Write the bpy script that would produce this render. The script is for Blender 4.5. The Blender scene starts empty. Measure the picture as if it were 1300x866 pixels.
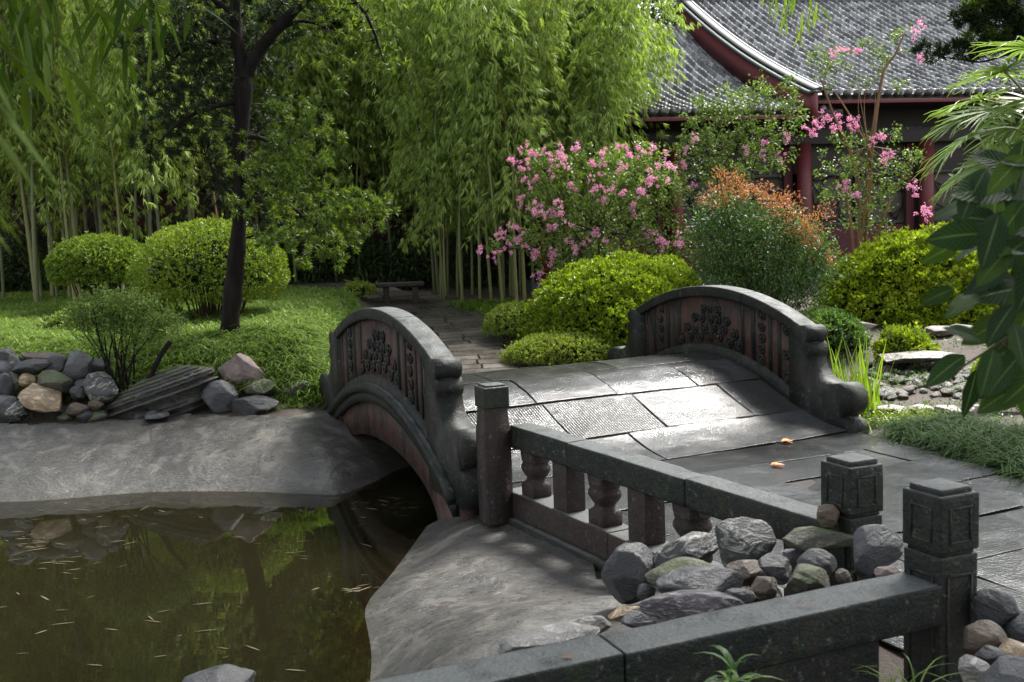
import bpy, bmesh, math, random
import numpy as np
from mathutils import Vector, Matrix
rng = np.random.default_rng(7)
random.seed(7)
sc = bpy.context.scene
C = sc.collection
rad = math.radians

# ---------------------------------------------------------------- camera, world, sun, exposure
H = 1.88; FPX = 1306.6; PITCH = math.atan((433-297.6)/FPX); ROLL = 0.038
cam_d = bpy.data.cameras.new("camera"); cam = bpy.data.objects.new("camera", cam_d); C.objects.link(cam)
cam.matrix_world = Matrix.Translation((0, 0, H)) @ Matrix.Rotation(rad(90)-PITCH, 4, 'X') @ Matrix.Rotation(-ROLL, 4, 'Z')
cam_d.sensor_width = 36; cam_d.lens = FPX/1300*36; cam_d.clip_start = 0.05; cam_d.clip_end = 1000
cam_d.dof.use_dof = True; cam_d.dof.focus_distance = 8.6; cam_d.dof.aperture_fstop = 4.5
sc.camera = cam
SUN_EL, SUN_AZ = 53, 40      # azimuth measured clockwise from +Y (the view direction)
w = bpy.data.worlds.new("World"); sc.world = w; w.use_nodes = True
nt = w.node_tree; bg = nt.nodes['Background']
sky = nt.nodes.new('ShaderNodeTexSky'); sky.sky_type = 'NISHITA'; sky.sun_disc = False
sky.sun_elevation = rad(SUN_EL); sky.sun_rotation = rad(SUN_AZ)
sky.air_density = 1.6; sky.dust_density = 1.5; sky.ozone_density = 1.0
hs = nt.nodes.new('ShaderNodeHueSaturation'); hs.inputs['Saturation'].default_value = .35      # pale hazy sky
nt.links.new(sky.outputs[0], hs.inputs['Color']); nt.links.new(hs.outputs[0], bg.inputs[0]); bg.inputs[1].default_value = 0.15
sd = bpy.data.lights.new("sun", 'SUN'); so = bpy.data.objects.new("sun", sd); C.objects.link(so)
sd.energy = 4.4; sd.angle = rad(17); sd.color = (1, 0.965, 0.90)
sv = Vector((math.sin(rad(SUN_AZ))*math.cos(rad(SUN_EL)), math.cos(rad(SUN_AZ))*math.cos(rad(SUN_EL)), math.sin(rad(SUN_EL))))
so.rotation_euler = sv.to_track_quat('Z', 'Y').to_euler()
sc.view_settings.view_transform = 'Standard'; sc.view_settings.look = 'None'
sc.view_settings.exposure = 1.45; sc.view_settings.gamma = 1; sc.view_settings.use_curve_mapping = False
sc.cycles.max_bounces = 6; sc.cycles.diffuse_bounces = 3; sc.cycles.glossy_bounces = 3
sc.cycles.transmission_bounces = 4; sc.cycles.transparent_max_bounces = 6
sc.cycles.use_denoising = True

# ---------------------------------------------------------------- picture -> world helpers (1300 px wide picture)
cP, sP = math.cos(PITCH), math.sin(PITCH)
def ray(px, py):
    X = px-650; Y = 433-py
    a = (X*math.cos(ROLL)+Y*math.sin(ROLL))/FPX; b = (-X*math.sin(ROLL)+Y*math.cos(ROLL))/FPX
    return np.array([a, cP+b*sP, -sP+b*cP])
def atz(px, py, z):
    d = ray(px, py); return np.array([0, 0, H])+(z-H)/d[2]*d
def aty(px, py, y):
    d = ray(px, py); return np.array([0, 0, H])+y/d[1]*d
def ang(a): a = rad(a); return np.array([math.cos(a), math.sin(a)]), np.array([math.sin(a), -math.cos(a)])
O = np.array([-.193, 7.58]); D, N = ang(114.69)          # bridge axis (away) and its right-hand normal
def SN(s, n, z=0.0): q = O+s*D+n*N; return np.array([q[0], q[1], z])

# ---------------------------------------------------------------- object helpers
def mesh_np(name, V, F, mats, smooth=False, fmat=None):
    V = np.asarray(V, dtype=np.float32).reshape(-1, 3)
    me = bpy.data.meshes.new(name)
    if isinstance(F, np.ndarray):
        k = F.shape[1]; nf = F.shape[0]
        starts = np.arange(nf, dtype=np.int32)*k; tot = np.full(nf, k, dtype=np.int32); L = F.reshape(-1).astype(np.int32)
    else:
        nf = len(F); tot = np.array([len(f) for f in F], dtype=np.int32)
        starts = np.concatenate([[0], np.cumsum(tot)[:-1]]).astype(np.int32); L = np.concatenate([np.asarray(f) for f in F]).astype(np.int32)
    me.vertices.add(len(V)); me.vertices.foreach_set('co', V.reshape(-1))
    me.loops.add(len(L)); me.loops.foreach_set('vertex_index', L)
    me.polygons.add(nf); me.polygons.foreach_set('loop_start', starts); me.polygons.foreach_set('loop_total', tot)
    if smooth: me.polygons.foreach_set('use_smooth', np.ones(nf, dtype=bool))
    if fmat is not None: me.polygons.foreach_set('material_index', np.asarray(fmat, dtype=np.int32))
    for m in (mats if isinstance(mats, (list, tuple)) else [mats]): me.materials.append(m)
    me.update(calc_edges=True); me.validate()
    return me
def tag(o, label=None, cat=None, group=None, kind=None):
    if label: o['label'] = label
    if cat: o['category'] = cat
    if group: o['group'] = group
    if kind: o['kind'] = kind
    return o
def thing(name, label, cat, loc=(0, 0, 0), group=None):
    o = bpy.data.objects.new(name, None); o.empty_display_size = .1; C.objects.link(o)
    o.location = Vector([float(v) for v in loc]); return tag(o, label, cat, group)
def put(name, me, parent=None, label=None):
    o = bpy.data.objects.new(name, me); C.objects.link(o)
    if parent is not None: o.parent = parent
    if label: o['label'] = label
    return o
def part(parent, name, V, F, mat, smooth=False, world=True, label=None):
    V = np.asarray(V, dtype=float).reshape(-1, 3)
    if world:
        p = parent; off = np.zeros(3)
        while p is not None: off += np.array(p.location); p = p.parent
        V = V-off
    return put(name, mesh_np(name, V, F, mat, smooth), parent, label)
def single(name, V, F, mat, label, cat, group=None, smooth=False, kind=None):
    o = put(name, mesh_np(name, V, F, mat, smooth)); return tag(o, label, cat, group, kind)
def copy_thing(t, loc, rz=0, scale=1, label=None, tilt=(0, 0)):
    r = t.copy(); C.objects.link(r); r.location = Vector([float(v) for v in loc]); r.rotation_euler = (tilt[0], tilt[1], rz)
    r.scale = (scale,)*3 if np.isscalar(scale) else scale
    if label: r['label'] = label
    for ch in list(t.children):
        c = ch.copy(); C.objects.link(c); c.parent = r
        for g in ch.children: d = g.copy(); C.objects.link(d); d.parent = c
    return r
class MB:
    def __init__(s): s.V = []; s.F = []; s.n = 0
    def add(s, V, F):
        V = np.asarray(V, dtype=float).reshape(-1, 3)
        for f in F: s.F.append([i+s.n for i in f])
        s.V.append(V); s.n += len(V); return s
    def out(s): return np.concatenate(s.V), s.F
    def bm(s, bm):
        bm.verts.ensure_lookup_table(); bm.verts.index_update()
        s.add([v.co[:] for v in bm.verts], [[v.index for v in f.verts] for f in bm.faces]); bm.free(); return s
def tri2q(F): return F
def box(mb, fr, x0, x1, y0, y1, z0, z1, bev=0.008, seg=2, taper=0, worn=0):
    """fr = (origin2d, xdir, ydir); bevelled box"""
    o, dx, dy = fr; b = bmesh.new(); vs = []
    cx, cy = (x0+x1)/2, (y0+y1)/2
    for z, k in ((z0, 1), (z1, 1-taper)):
        for x, y in ((x0, y0), (x1, y0), (x1, y1), (x0, y1)):
            q = o+dx*(cx+(x-cx)*k)+dy*(cy+(y-cy)*k); vs.append(b.verts.new((q[0], q[1], z)))
    for f in ((3, 2, 1, 0), (4, 5, 6, 7), (0, 1, 5, 4), (1, 2, 6, 5), (2, 3, 7, 6), (3, 0, 4, 7)): b.faces.new([vs[i] for i in f])
    bmesh.ops.recalc_face_normals(b, faces=b.faces)
    if bev: bmesh.ops.bevel(b, geom=list(b.edges), offset=bev, segments=seg, affect='EDGES', profile=.6)
    if worn: wear(b, o, dx, dy, (x0, x1, y0, y1, z0, z1), worn)
    return mb.bm(b)
def wear(b, o, dx, dy, ext, amp):
    """cut a box into small cells and pit, round and chip it like old stone"""
    x0, x1, y0, y1, z0, z1 = ext
    for (e0, e1, nv, org) in ((x0, x1, (dx[0], dx[1], 0), None), (y0, y1, (dy[0], dy[1], 0), None), (z0, z1, (0, 0, 1), None)):
        k = max(2, int((e1-e0)/.035))
        for i in range(1, k):
            t = e0+(e1-e0)*i/k; p = (o[0]+nv[0]*t, o[1]+nv[1]*t, t if nv[2] else 0)
            bmesh.ops.bisect_plane(b, geom=b.verts[:]+b.edges[:]+b.faces[:], plane_co=p, plane_no=nv)
    b.normal_update(); P = np.array([v.co[:] for v in b.verts]); Nn_ = np.array([v.normal[:] for v in b.verts])
    c = P[:, :2]-o; X_ = c@dx; Y_ = c@dy; ex = np.stack([X_-x0, x1-X_, Y_-y0, y1-Y_, P[:, 2]-z0, z1-P[:, 2]], 1); ex.sort(axis=1)
    edge = np.exp(-np.maximum(ex[:, 1], 0)/.018); nz = pnoise(P, 9, 3); chip = np.clip(pnoise(P+4.3, 6, 2)-.45, 0, 1)
    off = amp*(nz*.5-.2)-edge*chip*amp*7
    for v, q in zip(b.verts, Nn_*off[:, None]): v.co += Vector(q)
def tube(pts, rs, seg=7, cap=True):
    P = np.asarray(pts, float); n = len(P); rs = np.broadcast_to(rs, n)
    T = np.gradient(P, axis=0); T /= np.linalg.norm(T, axis=1)[:, None]+1e-9
    a = np.array([0, 0, 1.]) if abs(T[0][2]) < .9 else np.array([1., 0, 0]); V = []
    for i in range(n):
        u = np.cross(T[i], a); u /= np.linalg.norm(u)+1e-9; v = np.cross(T[i], u); a = np.cross(u, T[i])
        for k in range(seg):
            t = 2*math.pi*k/seg; V.append(P[i]+rs[i]*(math.cos(t)*u+math.sin(t)*v))
    F = [[i*seg+k, i*seg+(k+1) % seg, (i+1)*seg+(k+1) % seg, (i+1)*seg+k] for i in range(n-1) for k in range(seg)]
    if cap: F.append(list(range(seg))[::-1]); F.append([(n-1)*seg+k for k in range(seg)])
    return np.array(V), F
def smooth_path(pts, m=6):
    P = np.asarray(pts, float); out = []
    for i in range(len(P)-1):
        p0 = P[max(i-1, 0)]; p1 = P[i]; p2 = P[i+1]; p3 = P[min(i+2, len(P)-1)]
        for t in np.linspace(0, 1, m, endpoint=False):
            out.append(.5*((2*p1)+(-p0+p2)*t+(2*p0-5*p1+4*p2-p3)*t*t+(-p0+3*p1-3*p2+p3)*t**3))
    out.append(P[-1]); return np.array(out)
def sst(x): x = np.clip(x, 0, 1); return x*x*(3-2*x)
_K = rng.normal(0, 1, (24, 3)); _PH = rng.uniform(0, 6.28, 24)
def pnoise(P, f=1.0, octs=3):
    P = np.asarray(P)[..., :3]; s = 0; amp = 1; tot = 0
    for o in range(octs):
        for k in range(6):
            s = s+amp*np.sin(P@(_K[o*6+k]*f*2**o)+_PH[o*6+k])*.41
        tot += amp; amp *= .5
    return s/tot
def unit(v): return v/(np.linalg.norm(v, axis=-1, keepdims=True)+1e-9)

# ---------------------------------------------------------------- leaves
def leaves(P, A, L, W, fold=.25, droop=0.0, upb=1.0, seg=1):
    """P base points, A axis directions; kite shaped folded leaves"""
    n = len(P); A = unit(A); L = np.broadcast_to(L, n)[:, None]; W = np.broadcast_to(W, n)[:, None]
    r = rng.normal(0, 1, (n, 3)); r[:, 2] += upb*1.6
    S = unit(np.cross(A, r)); Nn = np.cross(S, A)
    dz = np.array([0, 0, -1.])
    if seg == 1:
        m = P+A*L*.42+dz*droop*L*.12
        V = np.stack([P, m+S*W*.5+Nn*W*fold*.5, P+A*L+dz*droop*L*.6, m-S*W*.5+Nn*W*fold*.5], 1).reshape(-1, 3)
        b = np.arange(n)*4
        F = np.concatenate([np.stack([b, b+1, b+2], 1), np.stack([b, b+2, b+3], 1)])
        return V, F
    # several segments: midrib + two sides
    k = seg; T = np.linspace(0, 1, k+1); prof = np.sin(np.pi*np.clip(T*.94+.03, 0, 1)**.8)
    rows = []
    for t, p in zip(T, prof):
        c = P+A*L*t*(1-.12*droop*t)+dz*droop*L*.55*t*t
        rows += [c+S*W*.5*p+Nn*W*fold*p*.5, c, c-S*W*.5*p+Nn*W*fold*p*.5]
    V = np.stack(rows, 1).reshape(-1, 3); b = np.arange(n)*(3*(k+1)); F = []
    for i in range(k):
        o = 3*i
        F.append(np.stack([b+o, b+o+1, b+o+4, b+o+3], 1)); F.append(np.stack([b+o+1, b+o+2, b+o+5, b+o+4], 1))
    return V, np.concatenate(F)
def cat(*vf):
    V = []; F = []; n = 0
    for v, f in vf: V.append(v); F.append(np.asarray(f)+n); n += len(v)
    return np.concatenate(V), np.concatenate(F)
def rdir(n, up=0.0):
    d = rng.normal(0, 1, (n, 3)); d[:, 2] += up; return unit(d)

# ---------------------------------------------------------------- materials
def mat(name): m = bpy.data.materials.new(name); m.use_nodes = True; m.node_tree.nodes.clear(); return m, G(m.node_tree)
class G:
    def __init__(s, nt): s.nt = nt
    def n(s, t, props=None, **inp):
        nd = s.nt.nodes.new('ShaderNode'+t)
        for k, v in (props or {}).items(): setattr(nd, k, v)
        for k, v in inp.items():
            k = k.replace('_', ' ')
            i = nd.inputs[int(k[1:])] if k[0] == 'i' and k[1:].isdigit() else nd.inputs[k]
            if isinstance(v, bpy.types.NodeSocket): s.nt.links.new(v, i)
            elif isinstance(v, (tuple, list)) and len(v) == 3 and i.type == 'RGBA': i.default_value = (*v, 1)
            else: i.default_value = v
        return nd
    def noise(s, vec, scale, detail=4, rough=.55, dist=0): return s.n('TexNoise', Vector=vec, Scale=scale, Detail=detail, Roughness=rough, Distortion=dist).outputs[0]
    def ramp(s, fac, stops):
        nd = s.n('ValToRGB', i0=fac); e = nd.color_ramp.elements
        while len(e) < len(stops): e.new(.5)
        for k, (p, c) in zip(e, stops): k.position = p; k.color = (c, c, c, 1) if np.isscalar(c) else (*c, 1)
        return nd.outputs[0]
    def mix(s, f, a, b, mode='MIX'): nd = s.n('MixRGB', {'blend_type': mode}, i0=f, i1=a, i2=b); return nd.outputs[0]
    def math(s, op, a, b=0.0, clamp=False): return s.n('Math', {'operation': op, 'use_clamp': clamp}, i0=a, i1=b).outputs[0]
    def pos(s): return s.n('NewGeometry').outputs['Position']
    def obj(s): return s.n('TexCoord').outputs['Object']
    def mapv(s, v, sc=(1, 1, 1), rot=(0, 0, 0)): return s.n('Mapping', Vector=v, Scale=sc, Rotation=rot).outputs[0]
    def bump(s, h, st=.5, d=.02, nrm=None):
        k = dict(Height=h, Strength=st, Distance=d)
        if nrm is not None: k['Normal'] = nrm
        return s.n('Bump', **k).outputs[0]
    def out(s, sh, disp=None):
        o = s.n('OutputMaterial', Surface=sh); return o
    def pbr(s, **k):
        nd = s.n('BsdfPrincipled', **k); s.out(nd.outputs[0]); return nd
def leaf_mat(name, ca, cb, cc=None, transl=.38, rough=.42, spec=.2, big=1.2, tint=(1.25, 1.35, .6)):
    m, g = mat(name)
    rnd = g.n('NewGeometry').outputs['Random Per Island']; orr = g.n('ObjectInfo').outputs['Random']
    f = g.math('ADD', g.math('MULTIPLY', rnd, .65), g.math('MULTIPLY', g.noise(g.pos(), big, 2), .35))
    f = g.math('ADD', f, g.math('MULTIPLY', g.math('SUBTRACT', orr, .5), .15), True)
    st = [(.15, ca), (.75, cb)] + ([(.97, cc)] if cc else [])
    col = g.ramp(f, st)
    p = g.n('BsdfPrincipled', Base_Color=col, Roughness=rough, Specular_IOR_Level=spec)
    t = g.n('BsdfTranslucent', Color=g.mix(1.0, col, tint, 'MULTIPLY'))
    g.out(g.n('MixShader', i0=transl, i1=p.outputs[0], i2=t.outputs[0]).outputs[0]); return m
LM = dict(
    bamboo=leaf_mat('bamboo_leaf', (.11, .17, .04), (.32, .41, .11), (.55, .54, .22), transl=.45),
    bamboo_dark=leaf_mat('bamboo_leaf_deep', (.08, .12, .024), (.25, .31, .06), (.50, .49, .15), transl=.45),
    near_bamboo=leaf_mat('near_bamboo_leaf', (.018, .04, .006), (.065, .10, .012), (.14, .16, .03), transl=.4, spec=.05, rough=.6),
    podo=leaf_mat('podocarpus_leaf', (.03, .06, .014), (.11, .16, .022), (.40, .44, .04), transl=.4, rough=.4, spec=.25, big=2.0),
    podo_dark=leaf_mat('podocarpus_leaf_shaded', (.010, .018, .009), (.03, .045, .018), (.08, .11, .02), transl=.2, rough=.5, spec=.15),  # dark copy of the podocarpus leaf with shade put into its colour
    azalea=leaf_mat('azalea_leaf', (.08, .13, .012), (.24, .31, .02), (.44, .47, .04), transl=.35, rough=.35),
    azalea_l=leaf_mat('boxwood_leaf', (.06, .11, .014), (.19, .25, .03), (.36, .39, .07), transl=.35, rough=.4),
    low=leaf_mat('low_shrub_leaf', (.08, .12, .02), (.20, .25, .04), (.34, .36, .08), transl=.35, rough=.5),
    nand=leaf_mat('nandina_leaf', (.03, .07, .025), (.10, .17, .045), (.26, .32, .07), transl=.35, rough=.4),
    nand_red=leaf_mat('nandina_tip', (.34, .12, .06), (.40, .20, .08), (.36, .32, .10), transl=.4, tint=(1.1, .95, .7)),
    myrtle=leaf_mat('crape_myrtle_leaf', (.05, .09, .02), (.15, .21, .05), (.32, .34, .10), transl=.4, rough=.45, spec=.3),
    petal=leaf_mat('crape_myrtle_petal', (.66, .24, .42), (.80, .46, .60), (.92, .74, .82), transl=.4, rough=.8, spec=.05, tint=(1.1, .9, .98)),
    lawn=leaf_mat('lawn_blade', (.06, .11, .02), (.17, .24, .055), (.44, .48, .24), transl=.35, rough=.4),
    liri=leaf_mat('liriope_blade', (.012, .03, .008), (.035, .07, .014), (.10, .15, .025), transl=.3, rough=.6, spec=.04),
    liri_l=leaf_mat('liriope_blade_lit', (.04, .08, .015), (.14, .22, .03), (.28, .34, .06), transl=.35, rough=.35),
    iris=leaf_mat('iris_blade', (.10, .18, .02), (.26, .34, .04), (.48, .50, .12), transl=.35, rough=.35),
    palm=leaf_mat('palm_leaf', (.08, .14, .035), (.22, .30, .10), (.40, .42, .15), transl=.4, rough=.4),
    bigl=leaf_mat('magnolia_leaf', (.018, .045, .014), (.04, .085, .022), (.08, .14, .02), transl=.25, rough=.42, spec=.3),
    far=leaf_mat('far_tree_leaf', (.012, .022, .008), (.035, .055, .014), (.07, .09, .02), transl=.2, rough=.5),
    dead=leaf_mat('dead_leaf', (.05, .04, .022), (.12, .10, .06), (.26, .23, .17), transl=.1, rough=.5),
    litter=leaf_mat('rusty_needle', (.12, .045, .025), (.22, .08, .04), (.32, .2, .11), transl=.05, rough=.6),
    orange=leaf_mat('orange_leaf', (.55, .16, .03), (.62, .22, .05), transl=.1, rough=.5),
)
def bark_mat(name, a, b, sc_=14, rough=.75):
    m, g = mat(name); p = g.mapv(g.pos(), (1, 1, .25)); n1 = g.noise(p, sc_, 6, .65)
    g.pbr(Base_Color=g.ramp(n1, [(.3, a), (.7, b)]), Roughness=rough, Normal=g.bump(n1, .8, .02), Specular_IOR_Level=.12); return m
BARK_DARK = bark_mat('dark_wet_bark', (.004, .0035, .003), (.016, .013, .011), rough=.9)
BARK = bark_mat('brown_bark', (.04, .028, .018), (.13, .09, .055))
BARK_ORANGE = bark_mat('smooth_tan_bark', (.10, .055, .025), (.24, .14, .07), 6, .5)
TWIG = bark_mat('shrub_twig', (.02, .016, .01), (.07, .055, .03), 20)
def culm_mat():
    m, g = mat('bamboo_culm'); oi = g.n('ObjectInfo').outputs['Random']
    c = g.ramp(oi, [(0, (.03, .045, .008)), (.6, (.085, .10, .018)), (1, (.17, .15, .035))])
    n1 = g.noise(g.mapv(g.obj(), (8, 8, 1)), 3, 3)
    c = g.mix(g.math('MULTIPLY', n1, .5), c, (.06, .06, .02))
    g.pbr(Base_Color=c, Roughness=.35); return m
CULM = culm_mat()
def vein_leaf():
    m, g = mat('oval_leaf'); lu = g.n('Attribute', {'attribute_name': 'lu'}).outputs['Fac']; lv = g.n('Attribute', {'attribute_name': 'lv'}).outputs['Fac']; au = g.math('ABSOLUTE', lu)
    mid = g.n('MapRange', Value=au, From_Min=.02, From_Max=.07, To_Min=1.0, To_Max=0.0).outputs[0]
    sv_ = g.math('SINE', g.math('MULTIPLY', g.math('SUBTRACT', lv, g.math('MULTIPLY', au, .28)), 62.0)); side = g.ramp(sv_, [(.90, 0.0), (1.0, 1.0)])
    n1 = g.noise(g.pos(), 9, 4, .6); oi = g.n('ObjectInfo').outputs['Random']
    c = g.ramp(g.math('ADD', g.math('MULTIPLY', oi, .6), g.math('MULTIPLY', n1, .4)), [(.2, (.006, .017, .006)), (.6, (.015, .036, .010)), (.95, (.045, .075, .014))])
    c = g.mix(g.math('MULTIPLY', side, .35), c, (.08, .13, .05)); c = g.mix(g.math('MULTIPLY', mid, .7), c, (.12, .17, .07)); c = g.mix(g.ramp(g.noise(g.pos(), 40, 4, .7), [(.66, 0.0), (.74, .8)]), c, (.06, .04, .015))
    h = g.math('ADD', g.math('MULTIPLY', sv_, .35), g.math('MULTIPLY', mid, -1.0)); p = g.n('BsdfPrincipled', Base_Color=c, Roughness=.45, Specular_IOR_Level=.12, Normal=g.bump(h, .5, .003))
    t = g.n('BsdfTranslucent', Color=g.mix(1.0, c, (1.5, 1.6, .6), 'MULTIPLY')); g.out(g.n('MixShader', i0=.3, i1=p.outputs[0], i2=t.outputs[0]).outputs[0]); return m
OVAL = vein_leaf()
def stone_mat(name, red, dark, amount=.5, moss=.3, rough=(.3, .6), top_light=True):
    """old sandstone, blackened by algae, streaked downwards, damp"""
    m, g = mat(name); P = g.pos()
    st = g.noise(g.mapv(P, (1, 1, .16)), 11, 5, .6); bl = g.noise(P, 2.1, 5, .6, .4); fine = g.noise(P, 60, 4, .6)
    k = g.ramp(g.math('ADD', g.math('MULTIPLY', st, .5), g.math('MULTIPLY', bl, .5)), [(amount-.09, 0.0), (amount+.07, 1.0)])
    c = g.mix(k, red, dark)
    gr = g.ramp(g.noise(P, 3.7, 6, .7), [(.62-.1*moss, 0.0), (.74-.1*moss, 1.0)])
    c = g.mix(g.math('MULTIPLY', gr, .75*min(1, moss*2)), c, (.028, .045, .010))
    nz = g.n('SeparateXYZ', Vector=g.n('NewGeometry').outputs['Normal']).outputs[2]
    if top_light:   # grey sky light on upward faces, painted into the colour
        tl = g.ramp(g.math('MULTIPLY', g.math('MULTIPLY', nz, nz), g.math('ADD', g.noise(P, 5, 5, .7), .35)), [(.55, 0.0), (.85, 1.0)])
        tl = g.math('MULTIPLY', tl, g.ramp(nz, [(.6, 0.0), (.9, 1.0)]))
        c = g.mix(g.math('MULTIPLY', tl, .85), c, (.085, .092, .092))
    c = g.mix(g.math('MULTIPLY', fine, .3), c, g.mix(.3, c, (.07, .07, .06)))
    c = g.mix(g.ramp(g.noise(P, 23, 4, .75), [(.60, 0.0), (.68, .8)]), c, (.085, .095, .07))
    c = g.mix(g.ramp(g.noise(P, 1.3, 3, .6), [(.45, 0.0), (.7, .5)]), c, g.mix(.35, c, (.05, .045, .035)))
    r = g.ramp(g.noise(P, 8, 4), [(.35, rough[0]+.12), (.65, rough[1]+.1)])
    b = g.bump(g.math('ADD', g.math('MULTIPLY', fine, .4), g.noise(P, 14, 6, .7)), .9, .016)
    g.pbr(Base_Color=c, Roughness=r, Normal=b, Specular_IOR_Level=.20); return m
ST_RED = stone_mat('weathered_red_sandstone', (.055, .024, .019), (.009, .008, .007), .52, .25)
ST_DARK = stone_mat('blackened_sandstone', (.020, .014, .012), (.005, .007, .006), .45, .35)
ST_RAIL = stone_mat('dark_green_rail_stone', (.014, .013, .011), (.004, .007, .006), .45, .35, (.22, .5))
ST_PIER = stone_mat('red_baluster_stone', (.022, .013, .012), (.007, .007, .007), .6, .1)
def soil_mat(nm='damp_garden_soil', k=1.0):
    m, g = mat(nm); P = g.pos(); a = g.noise(P, 3, 6, .65); b = g.noise(P, 45, 5, .7)
    c = g.mix(a, (.035*k, .024*k, .015*k), (.10*k, .07*k, .045*k)); c = g.mix(g.ramp(b, [(.55, 0.0), (.75, 1.0)]), c, (.16*k, .085*k, .05*k))
    g.pbr(Base_Color=c, Roughness=.8, Normal=g.bump(g.math('ADD', a, b), .8, .03)); return m
def paving_mat(name, tone=(.085, .085, .082), groove=1.0, rw=1.15, rh=.60, rlo=.10, rhi=.42, seed=0.0, joint=1.0, brick=False):
    m, g = mat(name); uv = g.n('UVMap').outputs[0]; uvs = g.n('Mapping', Vector=uv, Location=(seed, seed*.37, 0)).outputs[0]
    wob = g.n('MixRGB', {'blend_type': 'ADD'}, i0=.03, i1=uvs, i2=g.n('TexNoise', Vector=uvs, Scale=1.6, Detail=3.0).outputs[1]).outputs[0]
    if brick:
        br = g.n('TexBrick', {'offset': .43, 'squash': 1.3, 'squash_frequency': 3}, Vector=wob, Scale=1.0, Mortar_Size=.018, Mortar_Smooth=.3, Bias=0.0,
                 Brick_Width=rw, Row_Height=rh, Color1=(.1, .1, .1), Color2=(.9, .9, .9), Mortar=(.5, .5, .5)); tone_v = g.n('SeparateColor', Color=br.outputs[0]).outputs[0]; mort = br.outputs[1]
    else: tone_v = g.n('NewGeometry').outputs['Random Per Island']; mort = g.n('Attribute', {'attribute_name': 'edge'}).outputs['Fac']
    big = g.noise(uvs, 1.3, 4, .6); fine = g.noise(uvs, 45, 5, .65); mid = g.noise(uvs, 6, 5, .6)
    slabs = g.math('ADD', g.math('MULTIPLY', tone_v, .5), g.math('MULTIPLY', big, .5))
    c = g.ramp(slabs, [(.2, tuple(t*.55 for t in tone)), (.8, tuple(t*1.35 for t in tone))])
    c = g.mix(g.math('MULTIPLY', g.ramp(mid, [(.5, 0.0), (.7, 1.0)]), .5), c, (.035, .038, .026))
    c = g.mix(g.math('MULTIPLY', mort, .95), c, (.006, .008, .004))
    wv = g.n('TexWave', {'wave_type': 'BANDS', 'bands_direction': 'X', 'wave_profile': 'SIN'}, Vector=uvs, Scale=11.5, Distortion=1.2, Detail=2.0, Detail_Scale=2.0).outputs[1]
    wornn = g.ramp(g.noise(g.mapv(uvs, (1, .6, 1)), 2.3, 4, .6), [(.34, .15), (.55, 1.0)]); wornn = g.math('MULTIPLY', wornn, g.ramp(g.math('FRACT', g.math('MULTIPLY', tone_v, 7.3)), [(.2, .35), (.5, 1.0)]))
    gv = g.math('MULTIPLY', g.math('MULTIPLY', g.ramp(wv, [(.25, 0.0), (.7, 1.0)]), wornn), groove)
    c = g.mix(g.math('MULTIPLY', g.math('SUBTRACT', 1.0, wv), g.math('MULTIPLY', wornn, .75*groove)), c, (.015, .015, .013))  # grooves darkened in colour for dirt and the shadow in them
    h = g.math('SUBTRACT', g.math('ADD', g.math('MULTIPLY', gv, .75), g.math('ADD', g.math('MULTIPLY', fine, .38), g.math('MULTIPLY', mid, .75))), g.math('MULTIPLY', mort, 1.1*joint))
    r = g.ramp(g.math('ADD', g.math('MULTIPLY', big, .6), g.math('MULTIPLY', mid, .4)), [(.38, rlo), (.62, rhi)])
    g.pbr(Base_Color=c, Roughness=r, Normal=g.bump(h, .9, .015), Specular_IOR_Level=g.mix(g.math('MAXIMUM', g.math('MULTIPLY', g.math('MULTIPLY', g.ramp(wv, [(.30, 1.0), (.62, 0.0)]), wornn), groove), g.math('MAXIMUM', mort, g.math('MULTIPLY', g.ramp(fine, [(.36, 1.0), (.46, 0.0)]), .7))), (.62, .62, .62), (.03, .03, .03))); return m  # specular cut in grooves, joints and pits, where sky reflection is blocked
PAVE_DECK = paving_mat('wet_grooved_deck_paving', (.030, .031, .032), 1.0, 1.25, .66, .10, .30)
PAVE_PATH = paving_mat('wet_path_paving', (.030, .031, .031), .8, 1.1, .56, .05, .26, 3.3)
PAVE_FAR = paving_mat('garden_path_paving', (.055, .045, .038), .2, .9, .30, .2, .5, 5.1, brick=True)
GROUT = soil_mat('dark_joint_filling', .3)
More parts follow.
